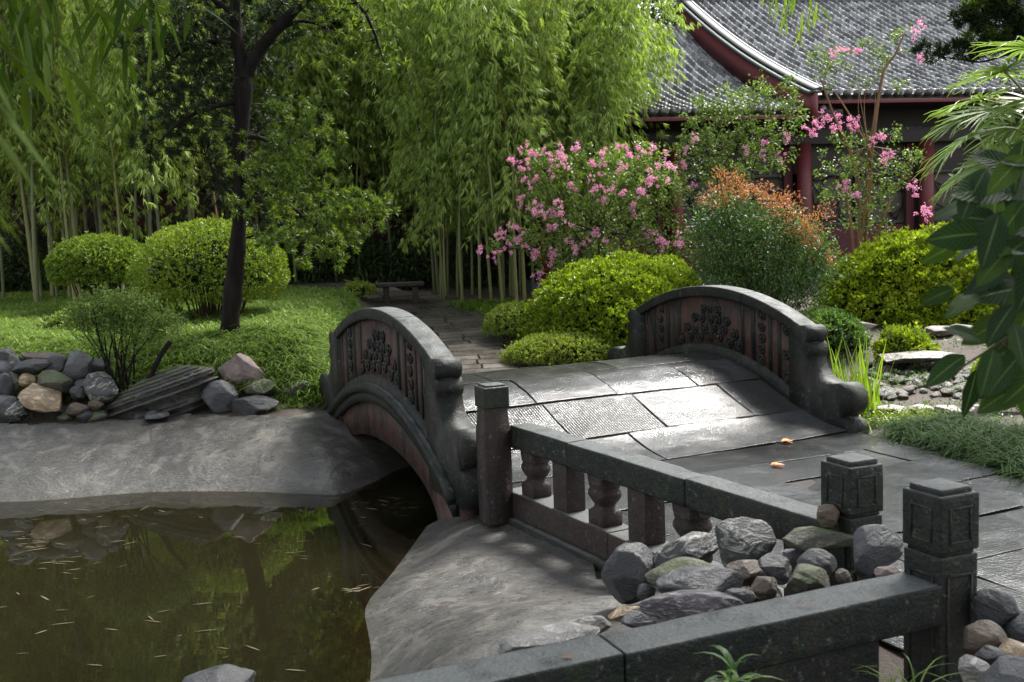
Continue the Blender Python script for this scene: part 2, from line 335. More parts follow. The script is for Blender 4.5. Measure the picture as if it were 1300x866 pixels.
def concrete_mat():
    m, g = mat('pond_concrete'); P = g.pos()
    big = g.noise(P, .9, 5, .6, .5); mid = g.noise(P, 4, 6, .65, .6); fine = g.noise(P, 40, 5, .65)
    sw = g.noise(g.mapv(P, (1, 3, 1), (0, 0, .6)), 7, 6, .7, 2.2)
    c = g.ramp(big, [(.3, (.013, .011, .009)), (.5, (.028, .025, .020)), (.72, (.062, .056, .047))])
    c = g.mix(g.math('MULTIPLY', sw, .55), c, (.05, .048, .044)); c = g.mix(g.math('MULTIPLY', g.ramp(mid, [(.50, 0.0), (.62, 1.0)]), .5), c, (.12, .11, .095))
    crk = g.n('TexVoronoi', {'feature': 'DISTANCE_TO_EDGE'}, Vector=g.n('MixRGB', i0=.12, i1=P, i2=g.n('TexNoise', Vector=P, Scale=3.0, Detail=4.0).outputs[1]).outputs[0], Scale=1.1).outputs[0]
    c = g.mix(g.ramp(crk, [(.0, .9), (.018, 0.0)]), c, (.03, .028, .024))
    z = g.n('SeparateXYZ', Vector=P).outputs[2]
    wet = g.ramp(g.math('ADD', z, g.math('MULTIPLY', mid, .05)), [(.0, 0.0), (1.0, 1.0)])
    wl = g.n('MapRange', Value=g.math('ADD', z, g.math('MULTIPLY', mid, .10)), From_Min=-.52, From_Max=-.38, To_Min=.75, To_Max=0.0).outputs[0]
    c = g.mix(wl, c, (.020, .019, .010)); c = g.mix(g.ramp(g.noise(P, 26, 5, .8), [(.60, 0.0), (.68, .8)]), c, (.03, .022, .014)); c = g.mix(g.ramp(g.noise(P, 1.7, 6, .75), [(.60, 0.0), (.72, .6)]), c, (.022, .028, .012))
    r = g.ramp(sw, [(.35, .2), (.62, .55)])
    h = g.math('ADD', g.math('MULTIPLY', sw, .6), g.math('ADD', g.math('MULTIPLY', fine, .25), mid))
    g.pbr(Base_Color=c, Roughness=r, Normal=g.bump(h, .7, .03), Specular_IOR_Level=.5); return m
CONC = concrete_mat()
SOIL = soil_mat('damp_garden_soil', .6)
def rock_mat(name, a, b, vein=None, vs=6, rough=(.3, .6), stretch=(1, 1, 3), rot=(0.4, 0.3, 0), moss=0):
    m, g = mat(name); P = g.obj(); oi = g.n('ObjectInfo').outputs['Random']
    q = g.n('VectorMath', {'operation': 'ADD'}, i0=P, i1=g.n('CombineXYZ', X=g.math('MULTIPLY', oi, 9.0), Y=g.math('MULTIPLY', oi, 5.0)).outputs[0]).outputs[0]
    n1 = g.noise(q, vs, 6, .65, .3); st = g.noise(g.mapv(q, stretch, rot), vs*1.6, 6, .7, 1.2); fine = g.noise(q, 90, 4, .6)
    c = g.ramp(n1, [(.32, a), (.66, b)])
    if vein: c = g.mix(g.ramp(st, [(.53, 0.0), (.60, 1.0)]), c, vein)
    else: c = g.mix(g.math('MULTIPLY', g.ramp(st, [(.5, 0.0), (.7, 1.0)]), .4), c, tuple(x*1.8 for x in b))
    if moss:
        nz = g.n('SeparateXYZ', Vector=g.n('NewGeometry').outputs['Normal']).outputs[2]
        mk = g.ramp(g.math('ADD', g.math('MULTIPLY', nz, .3), g.noise(q, 9, 5, .7)), [(.75-.25*moss, 0.0), (.95-.25*moss, 1.0)])
        c = g.mix(mk, c, (.045, .06, .012))
    g.pbr(Base_Color=c, Roughness=g.ramp(n1, [(.35, rough[0]), (.65, rough[1])]), Normal=g.bump(g.math('ADD', g.math('MULTIPLY', st, 1.0), g.math('ADD', g.math('MULTIPLY', fine, .35), g.math('MULTIPLY', n1, 1.0))), .9, .018)); return m
RM = dict(
    dark=rock_mat('dark_wet_rock', (.010, .010, .011), (.035, .035, .037)),
    grey=rock_mat('smooth_grey_rock', (.022, .022, .024), (.06, .06, .064)),
    vein=rock_mat('veined_rock', (.014, .015, .016), (.045, .045, .045), (.24, .23, .20), 5),
    streak=rock_mat('streaked_purple_rock', (.03, .022, .024), (.08, .065, .07), (.26, .24, .25), 6, (.25, .5), (1, 4, 4)),
    tan=rock_mat('tan_rock', (.11, .075, .04), (.27, .19, .11), (.4, .32, .22), 5),
    brown=rock_mat('brown_rock', (.03, .02, .012), (.08, .055, .035)),
    moss=rock_mat('mossy_rock', (.018, .018, .012), (.06, .056, .04), (.10, .09, .06), 6, (.4, .7), moss=.5),
    pink=rock_mat('rough_pinkish_rock', (.08, .055, .05), (.19, .14, .13), None, 9, (.6, .8)),
    stream=rock_mat('damp_stream_rock', (.05, .045, .038), (.15, .135, .11), (.24, .22, .18), 6, (.25, .5)),
    pale=rock_mat('pale_rock', (.07, .066, .06), (.17, .16, .15), (.30, .29, .26), 6, (.3, .6)),
    slate=rock_mat('layered_slate', (.010, .010, .009), (.035, .034, .030), (.09, .085, .075), 5, (.35, .6), (1.2, 1.2, 9), (0, .28, 0), moss=.25))
def simple(name, c, r=.5, metal=0, nscale=8, var=.4, bump=.2):
    m, g = mat(name); n1 = g.noise(g.pos(), nscale, 5, .6)
    g.pbr(Base_Color=g.mix(g.math('MULTIPLY', n1, var), c, tuple(x*.35 for x in c)), Roughness=r, Metallic=metal, Normal=g.bump(n1, bump, .01)); return m
REDP = simple('faded_red_paint', (.15, .025, .030), .55)
REDDK = simple('dark_red_wall', (.08, .014, .02), .8)
REDWALL = simple('garden_wall_plaster', (.05, .012, .02), .9)
GREENTRIM = simple('dark_green_trim', (.03, .05, .045), .5)
DARKWOOD = simple('dark_timber', (.018, .014, .012), .6)
LATT = simple('lattice_bars', (.012, .011, .010), .5)
PAPER = simple('pale_window_panel', (.085, .072, .06), .8)
GREYTRIM = simple('grey_ridge_plaster', (.05, .05, .05), .7)
def tile_mat():
    m, g = mat('grey_roof_tile'); t = g.n('Attribute', {'attribute_name': 'tone'}).outputs['Fac']; P = g.pos()
    n1 = g.noise(P, 6, 5, .7); f = g.math('ADD', g.math('MULTIPLY', t, .6), g.math('MULTIPLY', n1, .4))
    c = g.ramp(f, [(.25, (.022, .022, .022)), (.5, (.085, .083, .082)), (.8, (.26, .255, .255))])
    g.pbr(Base_Color=c, Roughness=g.ramp(n1, [(.3, .28), (.7, .5)]), Normal=g.bump(n1, .4, .02), Specular_IOR_Level=.7); return m
TILE = tile_mat()
def water_mat():
    m, g = mat('murky_pond_water'); P = g.pos()
    dep = g.n('Attribute', {'attribute_name': 'depth'}).outputs['Fac']
    n1 = g.noise(g.mapv(P, (1, 1.6, 1)), 5, 2, .5); n2 = g.noise(P, 1.1, 2)
    nb = g.bump(g.math('ADD', g.math('MULTIPLY', n1, .3), n2), .06, .02)
    murk = g.n('BsdfDiffuse', Color=g.mix(n2, (.007, .0065, .003), (.011, .0095, .0045))).outputs[0]
    tr = g.n('BsdfTransparent', Color=(.55, .42, .26)).outputs[0]
    body = g.n('MixShader', i0=g.ramp(dep, [(0.0, .15), (.55, 1.0)]), i1=tr, i2=murk).outputs[0]
    gl = g.n('BsdfGlossy', Color=(1, 1, 1), Roughness=.015, Normal=nb).outputs[0]
    fr = g.n('Fresnel', IOR=1.40, Normal=nb).outputs[0]
    g.out(g.n('MixShader', i0=fr, i1=body, i2=gl).outputs[0]); return m
WATER = water_mat()

# ---------------------------------------------------------------- ground
ZW = -.52
wp = [atz(-900, 640, ZW), atz(-300, 640, ZW), atz(0, 636, ZW), atz(60, 634, ZW), atz(113, 629, ZW), atz(200, 622, ZW), atz(320, 622, ZW), atz(400, 626, ZW), atz(440, 627, ZW)]
wp = [p[:2] for p in wp]+[SN(3.55, .6)[:2], SN(3.5, 3.0)[:2], SN(3.2, 4.4)[:2], SN(1.7, 4.6)[:2], SN(1.2, 3.5)[:2], SN(1.17, .6)[:2], SN(1.12, -.04)[:2]]
wp += [atz(*q, ZW)[:2] for q in ((540, 682), (520, 710), (500, 737), (481, 757), (472, 775), (478, 800), (484, 830), (482, 866), (474, 950))]+[np.array([-.75, 3.0]), np.array([-.9, 1.2]), np.array([-12, 1.2])]
WP = np.array(wp)
def rounded(Q, k=3):      # corner-cutting keeps the shoreline flowing
    for _ in range(k): A_ = Q; B_ = np.roll(Q, -1, 0); Q = np.stack([.75*A_+.25*B_, .25*A_+.75*B_], 1).reshape(-1, 2)
    return Q
WP = rounded(WP, 2)
def poly_sd(x, y, Q):
    d = np.full(x.shape, 1e9); ins = np.zeros(x.shape, bool); n = len(Q)
    for i in range(n):
        a = Q[i]; b = Q[(i+1) % n]; e = b-a; px, py = x-a[0], y-a[1]
        t = np.clip((px*e[0]+py*e[1])/(e@e), 0, 1); d = np.minimum(d, np.hypot(px-e[0]*t, py-e[1]*t))
        c = (a[1] <= y) != (b[1] <= y); ins ^= c & (x < a[0]+(y-a[1])/(e[1] if e[1] else 1e-9)*e[0])
    return np.where(ins, -d, d)
ZP = -.10
def gfull(x, y):
    x = np.asarray(x, float); y = np.asarray(y, float)
    f1 = np.interp(y, [11.0, 11.8, 12.15, 12.6, 13.4, 15, 18, 24, 30], [0, .05, .30, .52, .68, .74, .80, .95, 1.1])
    f2 = np.interp(y, [0, 12.4, 13.2, 15, 17, 20, 23, 30], [ZP-.05, ZP-.05, -.02, .12, .28, .52, .68, .75])
    xl = -2.25-(y-13)*.07
    wl = sst((xl+.35-x)/.9)*sst((y-10.6)/.8+ (x < -2.0))
    z = f2*(1-wl)+f1*wl
    s = (x-O[0])*D[0]+(y-O[1])*D[1]; n = (x-O[0])*N[0]+(y-O[1])*N[1]
    # stony stream bed right of the bridge
    st = sst((n-4.1)/.5)*sst((y-9.9)/.7)*sst((14.6-y)/1.2)
    z = z-st*.16
    z = z+.27*np.exp(-((x-1.0)**2+(y-4.68)**2)/.42**2)
    z = z+.02*pnoise(np.stack([x, y, x*0], -1), 1.6)*(1-np.exp(-np.abs(y)/9))
    d = poly_sd(x, y, WP)
    wob = .04*pnoise(np.stack([x, y, x*0], -1), 2.2)
    near = sst((x+2.2)/1.2)*sst((8.9-y)/.8)
    zb_f = ZW+.60*(1-np.exp(-np.maximum(d, 0)/.95))+1.3*np.maximum(d-1.75, 0); zb_n = ZW+(.17+.25*sst((6.4-y)/1.4))*(1-np.exp(-np.maximum(d, 0)/.42))+1.0*np.maximum(d-1.6, 0)
    zb = zb_f*(1-near)+zb_n*near+wob*sst(d/.3)*sst((2.2-d)/.6)*.6
    zi = ZW+np.maximum(d*.42, -.45)
    z = np.where(d < 0, zi, np.minimum(z, zb)); return z, d
def gz(x, y): return float(gfull(np.array([x]), np.array([y]))[0][0])
def hit(px, py, ymin=3.0, ymax=40):
    d = ray(px, py); ys = np.linspace(ymin, ymax, 1500); P = np.array([0, 0, H])+ys[:, None]/d[1]*d
    m = P[:, 2] < gfull(P[:, 0], P[:, 1])[0]; k = np.argmax(m) if m.any() else len(P)//2; return P[k]
def onY(px, Y, dz=0.0):
    """ground point at distance Y under picture column px"""
    py = 380
    for _ in range(4):
        p = aty(px, py, Y); z = gz(p[0], Y)
        py += (p[2]-z)*FPX/Y
    return np.array([p[0], Y, z+dz])
def grid(xs, ys):
    X, Y = np.meshgrid(xs, ys); nx, ny = len(xs), len(ys)
    i = np.arange(nx-1)[None, :]+np.arange(ny-1)[:, None]*nx
    F = np.stack([i, i+1, i+1+nx, i+nx], -1).reshape(-1, 4); return X, Y, F
xs = np.concatenate([[-300, -120, -60, -35, -22, -17], np.arange(-14, 13, .09), [14, 17, 22, 35, 60, 120, 300]])
ys = np.concatenate([[-300, -100, -30, -8, -2], np.arange(.5, 27, .09), [28, 31, 36, 45, 70, 120, 300]])
X, Y, F = grid(xs, ys); Z, DD = gfull(X, Y)
V = np.stack([X, Y, Z], -1).reshape(-1, 3)
g0 = put('ground', mesh_np('ground', V, F, SOIL, True)); tag(g0, kind='structure')
# concrete lining of the pond
xs = np.arange(-9, 2.3, .04); ys = np.arange(1.2, 12.6, .04)
X, Y, F = grid(xs, ys); Z, DD = gfull(X, Y)
edge = 1.42+.10*pnoise(np.stack([X, Y, X*0], -1), 2.5)
S_ = (X-O[0])*D[0]+(Y-O[1])*D[1]; N_ = (X-O[0])*N[0]+(Y-O[1])*N[1]
railn = (X-0.0)*.8827+(Y-7.683)*.4701       # across balustrade A
ok = (DD < edge) & (DD > -.9) & ~((railn > .08) & (Y < 7.7))
ok |= (Y < 6.4) & (DD < 2.2) & (DD > -.9) & (X < 1.3) & ~((railn > .02)) 
ok &= ~((N_ > 1.0) & (S_ > -.4))
fk = ok.reshape(-1)[F].all(1); F = F[fk]
used, inv = np.unique(F, return_inverse=True); PZ = np.stack([X, Y, X*0], -1); fold = pnoise(PZ*[1, 1, 1], 3.1, 3)*.022+.016*np.abs(pnoise(PZ, 7.0, 3))-.012*np.exp(-(pnoise(PZ+5, 2.0, 2)/.035)**2); V = np.stack([X, Y, Z+.022+fold*sst((DD-.02)/.35)+.012*sst((DD-.1)/.3)], -1).reshape(-1, 3)[used]
bank = put('pond_bank', mesh_np('pond_bank', V, inv.reshape(F.shape), CONC, True)); tag(bank, kind='structure')
# water surface
xs = np.arange(-14, 4.5, .16); ys = np.arange(1.3, 13.5, .16)
X, Y, F = grid(xs, ys); Z, DD = gfull(X, Y)
fk = (DD.reshape(-1)[F] < .25).any(1); F = F[fk]; used, inv = np.unique(F, return_inverse=True)
V = np.stack([X, Y, np.full(X.shape, ZW)], -1).reshape(-1, 3)[used]
me = mesh_np('pond_water', V, inv.reshape(F.shape), WATER, True)
at = me.attributes.new('depth', 'FLOAT', 'POINT'); at.data.foreach_set('value', np.clip(-(Z.reshape(-1)[used]-ZW)/.42, 0, 1).astype(np.float32))
wo = put('pond_water', me); tag(wo, kind='structure')

# ---------------------------------------------------------------- paving
def uvgrid(name, S, Nn, zf, m, kind='structure', parent=None, xyz=None, uv=None):
    ny, nx = S.shape; i = np.arange(nx-1)[None, :]+np.arange(ny-1)[:, None]*nx
    F = np.stack([i, i+1, i+1+nx, i+nx], -1).reshape(-1, 4)
    if xyz is None:
        Q = O+S[..., None]*D+Nn[..., None]*N; xyz = np.concatenate([Q, zf(S, Nn)[..., None]], -1)
    xyz = xyz.reshape(-1, 3)
    if parent is not None: xyz = xyz-np.array(parent.location)
    me = mesh_np(name, xyz, F, m, True); ul = me.uv_layers.new(name='UVMap')
    uvv = (np.stack([Nn, S], -1) if uv is None else uv).reshape(-1, 2)
    li = np.empty(len(me.loops), dtype=np.int32); me.loops.foreach_get('vertex_index', li)
    ul.data.foreach_set('uv', uvv[li].astype(np.float32).reshape(-1))
    o = put(name, me, parent)
    if kind: tag(o, kind=kind)
    return o
def slabs(name, s0, s1, lf, rf, zf, m, parent=None, rh=.62, rw=1.2, seed=3, tilt=.010):
    """separate worn paving slabs laid in rows across the way; one mesh, every slab its own piece with its own level and tilt"""
    r = np.random.default_rng(seed); V = []; F = []; UV = []; ED = []; n = 0; s = s0
    while s < s1-.05:
        h = min(rh*r.uniform(.86, 1.14), s1-s); 
        if s1-(s+h) < .2: h = s1-s
        L_, R_2 = float(lf(s+h/2)), float(rf(s+h/2)); c = L_-r.uniform(0, rw*.8)
        while c < R_2:
            w_ = rw*r.uniform(.62, 1.35); a0, a1 = max(c, L_), min(c+w_, R_2); c += w_
            if a1-a0 < .12: continue
            ku, kv = max(4, int((a1-a0)/.055)), max(4, int(h/.055)); g_ = .0045
            us = np.concatenate([[a0+g_*.5, a0+g_+.003], np.linspace(a0+g_+.010, a1-g_-.010, ku), [a1-g_-.003, a1-g_*.5]]); vs = np.concatenate([[s+g_*.5, s+g_+.003], np.linspace(s+g_+.010, s+h-g_-.010, kv), [s+h-g_-.003, s+h-g_*.5]])
            U_, W_ = np.meshgrid(us, vs); e = np.zeros(U_.shape); e[0, :] = e[-1, :] = 1; e[:, 0] = e[:, -1] = 1
            dz = r.normal(0, .003)+(U_-U_.mean())*r.normal(0, tilt)+(W_-W_.mean())*r.normal(0, tilt)+.0035*pnoise(np.stack([U_, W_, U_*0+n*.01], -1), 4, 2)
            U2 = U_+.002*pnoise(np.stack([W_, U_*.0, U_*0+n], -1), 3, 2)*(1-0*e); Z_ = zf(W_, U_)+dz-e*.009
            Q = O+W_[..., None]*D+U2[..., None]*N; V.append(np.concatenate([Q, Z_[..., None]], -1).reshape(-1, 3)); nx = len(us); ny = len(vs)
            i = np.arange(nx-1)[None, :]+np.arange(ny-1)[:, None]*nx; F.append(np.stack([i, i+1, i+1+nx, i+nx], -1).reshape(-1, 4)+n); UV.append(np.stack([U_+n*.0017, W_], -1).reshape(-1, 2)); ED.append(e.reshape(-1)); n += nx*ny
        s += h
    V = np.concatenate(V); F = np.concatenate(F); UV = np.concatenate(UV); ED = np.concatenate(ED)
    if parent is not None: V = V-np.array(parent.location)
    me = mesh_np(name, V, F, m, True); ul = me.uv_layers.new(name='UVMap'); li = np.empty(len(me.loops), dtype=np.int32); me.loops.foreach_get('vertex_index', li); ul.data.foreach_set('uv', UV[li].astype(np.float32).reshape(-1))
    me.attributes.new('edge', 'FLOAT', 'POINT').data.foreach_set('value', ED.astype(np.float32)); o = put(name, me, parent)
    if parent is None: tag(o, kind='structure')
    return o
SC = 2.614
def deck_z(s):
    a = np.abs(np.asarray(s, float)-SC)
    return np.interp(a, [0, .2, .45, .75, 1.0, 1.36, 1.70, 1.95, 2.2, 2.5], [.455, .45, .425, .35, .255, .115, -.005, -.06, -.09, ZP])
ss = np.linspace(-9, .42, 160)
left = np.interp(ss, [-9, -3.9, -3.2, 0, .42], [.62, .55, .52, .22, .15]); right = np.interp(ss, [-9, -2, 0, .42], [4.5, 3.55, 3.95, 3.86])
tt = np.linspace(0, 1, 60); S = np.repeat(ss[:, None], 60, 1); Nn = left[:, None]+(right-left)[:, None]*tt
uvgrid('path_bed', S, Nn, lambda s, n: ZP-.013+.006*pnoise(np.stack([s, n, s*0], -1), 1.3), GROUT)
slabs('path', -9, .40, lambda s: np.interp(s, [-9, -3.9, -3.2, 0, .42], [.62, .55, .52, .22, .15]), lambda s: np.interp(s, [-9, -2, 0, .42], [4.5, 3.55, 3.95, 3.86]), lambda s, n: ZP+.008*pnoise(np.stack([s, n, s*0], -1), 1.3), PAVE_PATH, rh=.66, rw=1.5, seed=4, tilt=.009)
# path beyond the bridge, winding away to the left
cl = np.array([SN(4.75, 2.0)[:2], SN(5.4, 1.95)[:2], [-.75, 14.6], [-1.15, 17.0], [-1.9, 19.6], [-3.4, 21.4], [-5.0, 22.0], [-6.4, 22.2]])
cl3 = smooth_path(np.concatenate([cl, np.zeros((len(cl), 1))], 1), 12)[:, :2]
T = unit(np.gradient(cl3, axis=0)); R_ = np.stack([T[:, 1], -T[:, 0]], 1)
arc = np.concatenate([[0], np.cumsum(np.linalg.norm(np.diff(cl3, axis=0), axis=1))])
hw = np.interp(arc, [0, .7, 2.0, 5, 20], [1.9, 1.75, 1.25, 1.05, 1.0])
tt = np.linspace(-1, 1, 24); Q = cl3[:, None]+R_[:, None]*(hw[:, None]*tt)[..., None]
Zq = gfull(Q[..., 0], Q[..., 1])[0]
Zq = np.repeat(Zq[:, 8:16].mean(1)[:, None], 24, 1)+.03
uvgrid('garden_path', None if False else np.zeros(Q.shape[:2]), None, None, PAVE_FAR, xyz=np.concatenate([Q, Zq[..., None]], -1), uv=np.stack([hw[:, None]*tt, np.repeat(arc[:, None], 24, 1)], -1))

# ---------------------------------------------------------------- the bridge
BR = thing('stone_bridge', 'small arched stone bridge with carved parapets over the pond inlet', 'bridge', SN(SC, 2.0, ZP))
FR = (O, D, N)       # box frame: x along s, y along n
ss = np.linspace(.34, 4.95, 120); nn = np.linspace(.10, 3.90, 60)
uvgrid('deck_bed', np.repeat(ss[:, None], 60, 1), np.repeat(nn[None, :], 120, 0), lambda s, n: deck_z(s)-.012+.008*pnoise(np.stack([s, n, s*0], -1), 1.1), GROUT, kind=None, parent=BR)
slabs('paved_deck', .40, 4.92, lambda s: .12, lambda s: 3.88, lambda s, n: deck_z(s)+.004+.008*pnoise(np.stack([s, n, s*0], -1), 1.1), PAVE_DECK, BR, rh=.66, rw=1.35, seed=8, tilt=.007)
def strip(s, zlo, zhi, n0, n1):
    """solid between two curves in s,z extruded across n0..n1"""
    k = len(s); V = []
    for n in (n0, n1):
        for z in (zlo, zhi): V += [SN(a, n, b) for a, b in zip(s, z)]
    A, B, Cc, E = 0, k, 2*k, 3*k; F = []
    for i in range(k-1):
        F += [[A+i, B+i, B+i+1, A+i+1], [Cc+i, Cc+i+1, E+i+1, E+i], [B+i, E+i, E+i+1, B+i+1], [A+i, A+i+1, Cc+i+1, Cc+i]]
    F += [[A, Cc, E, B], [A+k-1, B+k-1, E+k-1, Cc+k-1]]
    return np.array(V), F
def intrados(s):
    a = np.clip(1-((s-SC-.05)/1.56)**2, 0, 1); return -.60+.52*np.sqrt(a)*1.0
def course(s): return .40-.165*(s-SC)**2
ss = np.linspace(.55, 4.75, 90)
for n0, n1 in ((-.03, .16), (3.86, 4.05)):
    lo = np.where(np.abs(ss-SC-.05) < 1.56, intrados(ss), -1.0); lo = np.minimum(lo, course(ss)-.05)
    V, F = strip(ss, lo, course(ss)-.02, n0, n1); part(BR, 'spandrel_wall', V, F, ST_RED)
# vault under the deck
sv_ = SC+.05+1.56*np.cos(np.linspace(math.pi, 0, 40)); zv = intrados(sv_)
V = [SN(a, n, z-.002) for n in (.0, 4.02) for a, z in zip(sv_, zv)]; k = 40
part(BR, 'vault', V, [[i, i+1, k+i+1, k+i] for i in range(k-1)], ST_DARK, True)
def abut(s0, s1):
    mb = MB(); box(mb, FR, s0, s1, .16, 3.86, -1.0, ZP-.03, 0); return mb.out()
for a, b in ((.45, 1.10), (4.24, 4.9)): V, F = abut(a, b); part(BR, 'abutment', V, F, ST_DARK)
# moulded string courses on the outside
for sg, n0 in ((-1, -.03), (1, 4.05)):
    mb = MB(); s2 = np.linspace(.62, 4.66, 80); c = course(s2)
    a = (n0-.055, n0+.01) if sg < 0 else (n0-.01, n0+.055); mb.add(*strip(s2, c-.115, c-.01, *a))
    a = (n0-.09, n0+.01) if sg < 0 else (n0-.01, n0+.09); mb.add(*strip(s2, c-.01, c+.075, *a))
    V, F = mb.out(); part(BR, 'string_course', V, F, ST_DARK)
HL, ZPK, ZEN = 1.578, 1.218, .861
RC = (HL**2+(ZPK-ZEN)**2)/(2*(ZPK-ZEN))
def capz(s): return ZPK-RC+np.sqrt(np.maximum(RC**2-(s-SC)**2, .01))
def curb(s): return np.maximum(.555-.17*(s-SC)**2, deck_z(s)+.10)
def relief(spots, n, sg):
    mb = MB(); lr = random.Random(5)
    for (s0, z0, r) in spots:
        t = np.linspace(0, 1, 26); th = t*math.pi*3.3*(1 if lr.random() < .5 else -1)+lr.uniform(0, 6.28); q = r*(1-.86*t)
        P = [SN(s0+a*math.cos(b), n+sg*(.006+.016*tt_), z0+a*math.sin(b)) for a, b, tt_ in zip(q, th, t)]
        V, F = tube(P, np.linspace(.016, .011, 26)*(r/.07)**.5, 6); mb.add(V, F)
        V, F = tube([SN(s0, n, z0), SN(s0, n+sg*.03, z0)], [.4*r, .22*r], 10); mb.add(V, F)
    return mb.out()
def spots_mid():
    lr = random.Random(3); out = []
    for r_, (zc, cnt, wd) in enumerate(((.98, 3, .22), (.87, 5, .40), (.76, 6, .56), (.66, 7, .66))):
        for k in range(cnt):
            s = SC+(k-(cnt-1)/2)*wd*2/cnt*.95+lr.uniform(-.02, .02); out.append((s, zc-.13*(s-SC)**2*1.2+lr.uniform(-.015, .015)-.02, lr.uniform(.050, .068)))
    return out
def spots_col(s0, n=4, r=.055):
    lo, hi = float(curb(s0))+.06, float(capz(s0))-.16
    return [(s0+random.uniform(-.012, .012), lo+(hi-lo)*k/(n-1), r) for k in range(n)]
def prism(poly, n0, n1, bev=.006):
    b = bmesh.new(); vs = [b.verts.new(SN(s, n0, z)) for s, z in poly]; f = b.faces.new(vs)
    r = bmesh.ops.extrude_face_region(b, geom=[f]); off = Vector((N[0]*(n1-n0), N[1]*(n1-n0), 0))
    for v in [e for e in r['geom'] if isinstance(e, bmesh.types.BMVert)]: v.co += off
    bmesh.ops.recalc_face_normals(b, faces=b.faces)
    bmesh.ops.triangulate(b, faces=[f for f in b.faces if len(f.verts) > 4]); return MB().bm(b).out()
def arcp(cx, cz, r, a0, a1, k): return [(cx+r*math.cos(rad(a)), cz+r*math.sin(rad(a))) for a in np.linspace(a0, a1, k)]
# profile of the end scroll seen from the side (near end; mirrored for the far end)
prof = [(1.22, .80), (1.16, .862), (1.05, .875)]+arcp(.985, .80, .078, 80, -75, 9)[0:0]+arcp(1.0, .79, .085, 95, 250, 9)+arcp(.985, .635, .085, 110, 235, 8)
prof += [(.925, .50), (.89, .44), (.83, .385), (.75, .35), (.67, .335), (.60, .34)]+arcp(.52, .20, .155, 62, 250, 14)+[(.50, .03), (.40, .0), (.36, -.05), (.36, -.26), (1.22, -.26)]
for label, (a, b), sg in (('left', (-.056, .165), 1), ('right', (3.84, 4.06), -1)):
    PA = bpy.data.objects.new('parapet', None); C.objects.link(PA); PA.parent = BR
    mid = (a+b)/2
    s1 = np.linspace(1.04, 4.19, 80)
    V, F = strip(s1, np.full(80, -.2)+0*s1+np.minimum(curb(s1)-.1, .2)*0-.0, capz(s1)-.10, mid-.065, mid+.065)
    V, F = strip(s1, np.maximum(course(s1)-.02, -.25), capz(s1)-.10, mid-.065, mid+.065)
    part(BR, 'panel', V, F, ST_RED).parent = PA
    # cap in three stones with a rounded back
    mb = MB()
    for (e0, e1) in ((1.02, 1.995), (2.0, 3.22), (3.225, 4.21)):
        sc1 = np.linspace(e0, e1, 26)
        b0 = bmesh.new(); V, F = strip(sc1, capz(sc1)-.115, capz(sc1), a, b); vs = [b0.verts.new(v) for v in V]
        for f in F: b0.faces.new([vs[i] for i in f])
        bmesh.ops.recalc_face_normals(b0, faces=b0.faces)
        ed = [e for e in b0.edges if e.calc_face_angle(0) > .9]
        bmesh.ops.bevel(b0, geom=ed, offset=.016, segments=3, affect='EDGES', profile=.5); mb.bm(b0)
    V, F = mb.out(); part(PA, 'cap', V, F, ST_DARK).parent = PA
    s1 = np.linspace(.62, 4.6, 80); mb = MB()
    mb.add(*strip(s1, np.minimum(curb(s1)-.2, course(s1)-.02), curb(s1), a+.005, b-.005)); V, F = mb.out(); part(PA, 'curb', V, F, ST_DARK).parent = PA
    for mir in (0, 1):
        pr = [((2*SC-s) if mir else s, z) for s, z in prof]
        V, F = prism(pr, a-.004, b+.004); part(PA, 'end_scroll', V, F, ST_DARK).parent = PA
    for n_, g_ in ((a+.045, -1), (b-.045, 1)):
        groups = [spots_mid(), spots_col(1.70, 5), spots_col(3.62, 5), spots_col(1.16, 4, .075)+spots_col(1.30, 3, .06), spots_col(4.08, 4, .07)]
        for gq in groups:
            V, F = relief(gq, n_, g_); part(PA, 'carved_relief', V, F, ST_DARK, True).parent = PA
        # raised frames between the panels
        for s0 in (1.42, 1.56, 1.84, 2.02, 3.22, 3.46, 3.76, 3.94):
            sm = np.array([s0-.022, s0+.022]); V, F = strip(sm, curb(sm), capz(sm)-.1, n_-.012, n_+.012); part(PA, 'panel_strip', V, F, ST_DARK).parent = PA

# ---------------------------------------------------------------- balustrades
DR, NR = ang(118.04); DB, NB = ang(112.5); DPp, NPp = ang(113.0)
ZR = .431
A0 = O+.219*NR; FA = (A0, -DR, NR)              # x toward the camera along the rail, y across
def vase(fr, x, y, z0, z1, r=.095):
    o, dx, dy = fr; c = o+dx*x+dy*y; h = z1-z0
    pr = [(0, .95), (.02, 1), (.27, 1), (.30, .92), (.36, .72), (.40, .70), (.46, .86), (.58, 1.12), (.66, 1.12), (.74, .98), (.78, 1.06), (.84, 1.06), (.86, .98), (1, 1)]
    V = []; k = 4; seg = 16
    for t, q in pr:
        sq = 1.0 if t <= .28 or t >= .85 else .55
        for i in range(seg):
            a = 2*math.pi*i/seg+math.pi/4; ca, sa = math.cos(a), math.sin(a); m = max(abs(ca), abs(sa)); rr = r*q*((1-sq)+sq/m*.95)
            p = c+dx*rr*ca+dy*rr*sa*.85; V.append((p[0], p[1], z0+h*t))
    F = [[i*seg+j, i*seg+(j+1) % seg, (i+1)*seg+(j+1) % seg, (i+1)*seg+j] for i in range(len(pr)-1) for j in range(seg)]
    return V, F
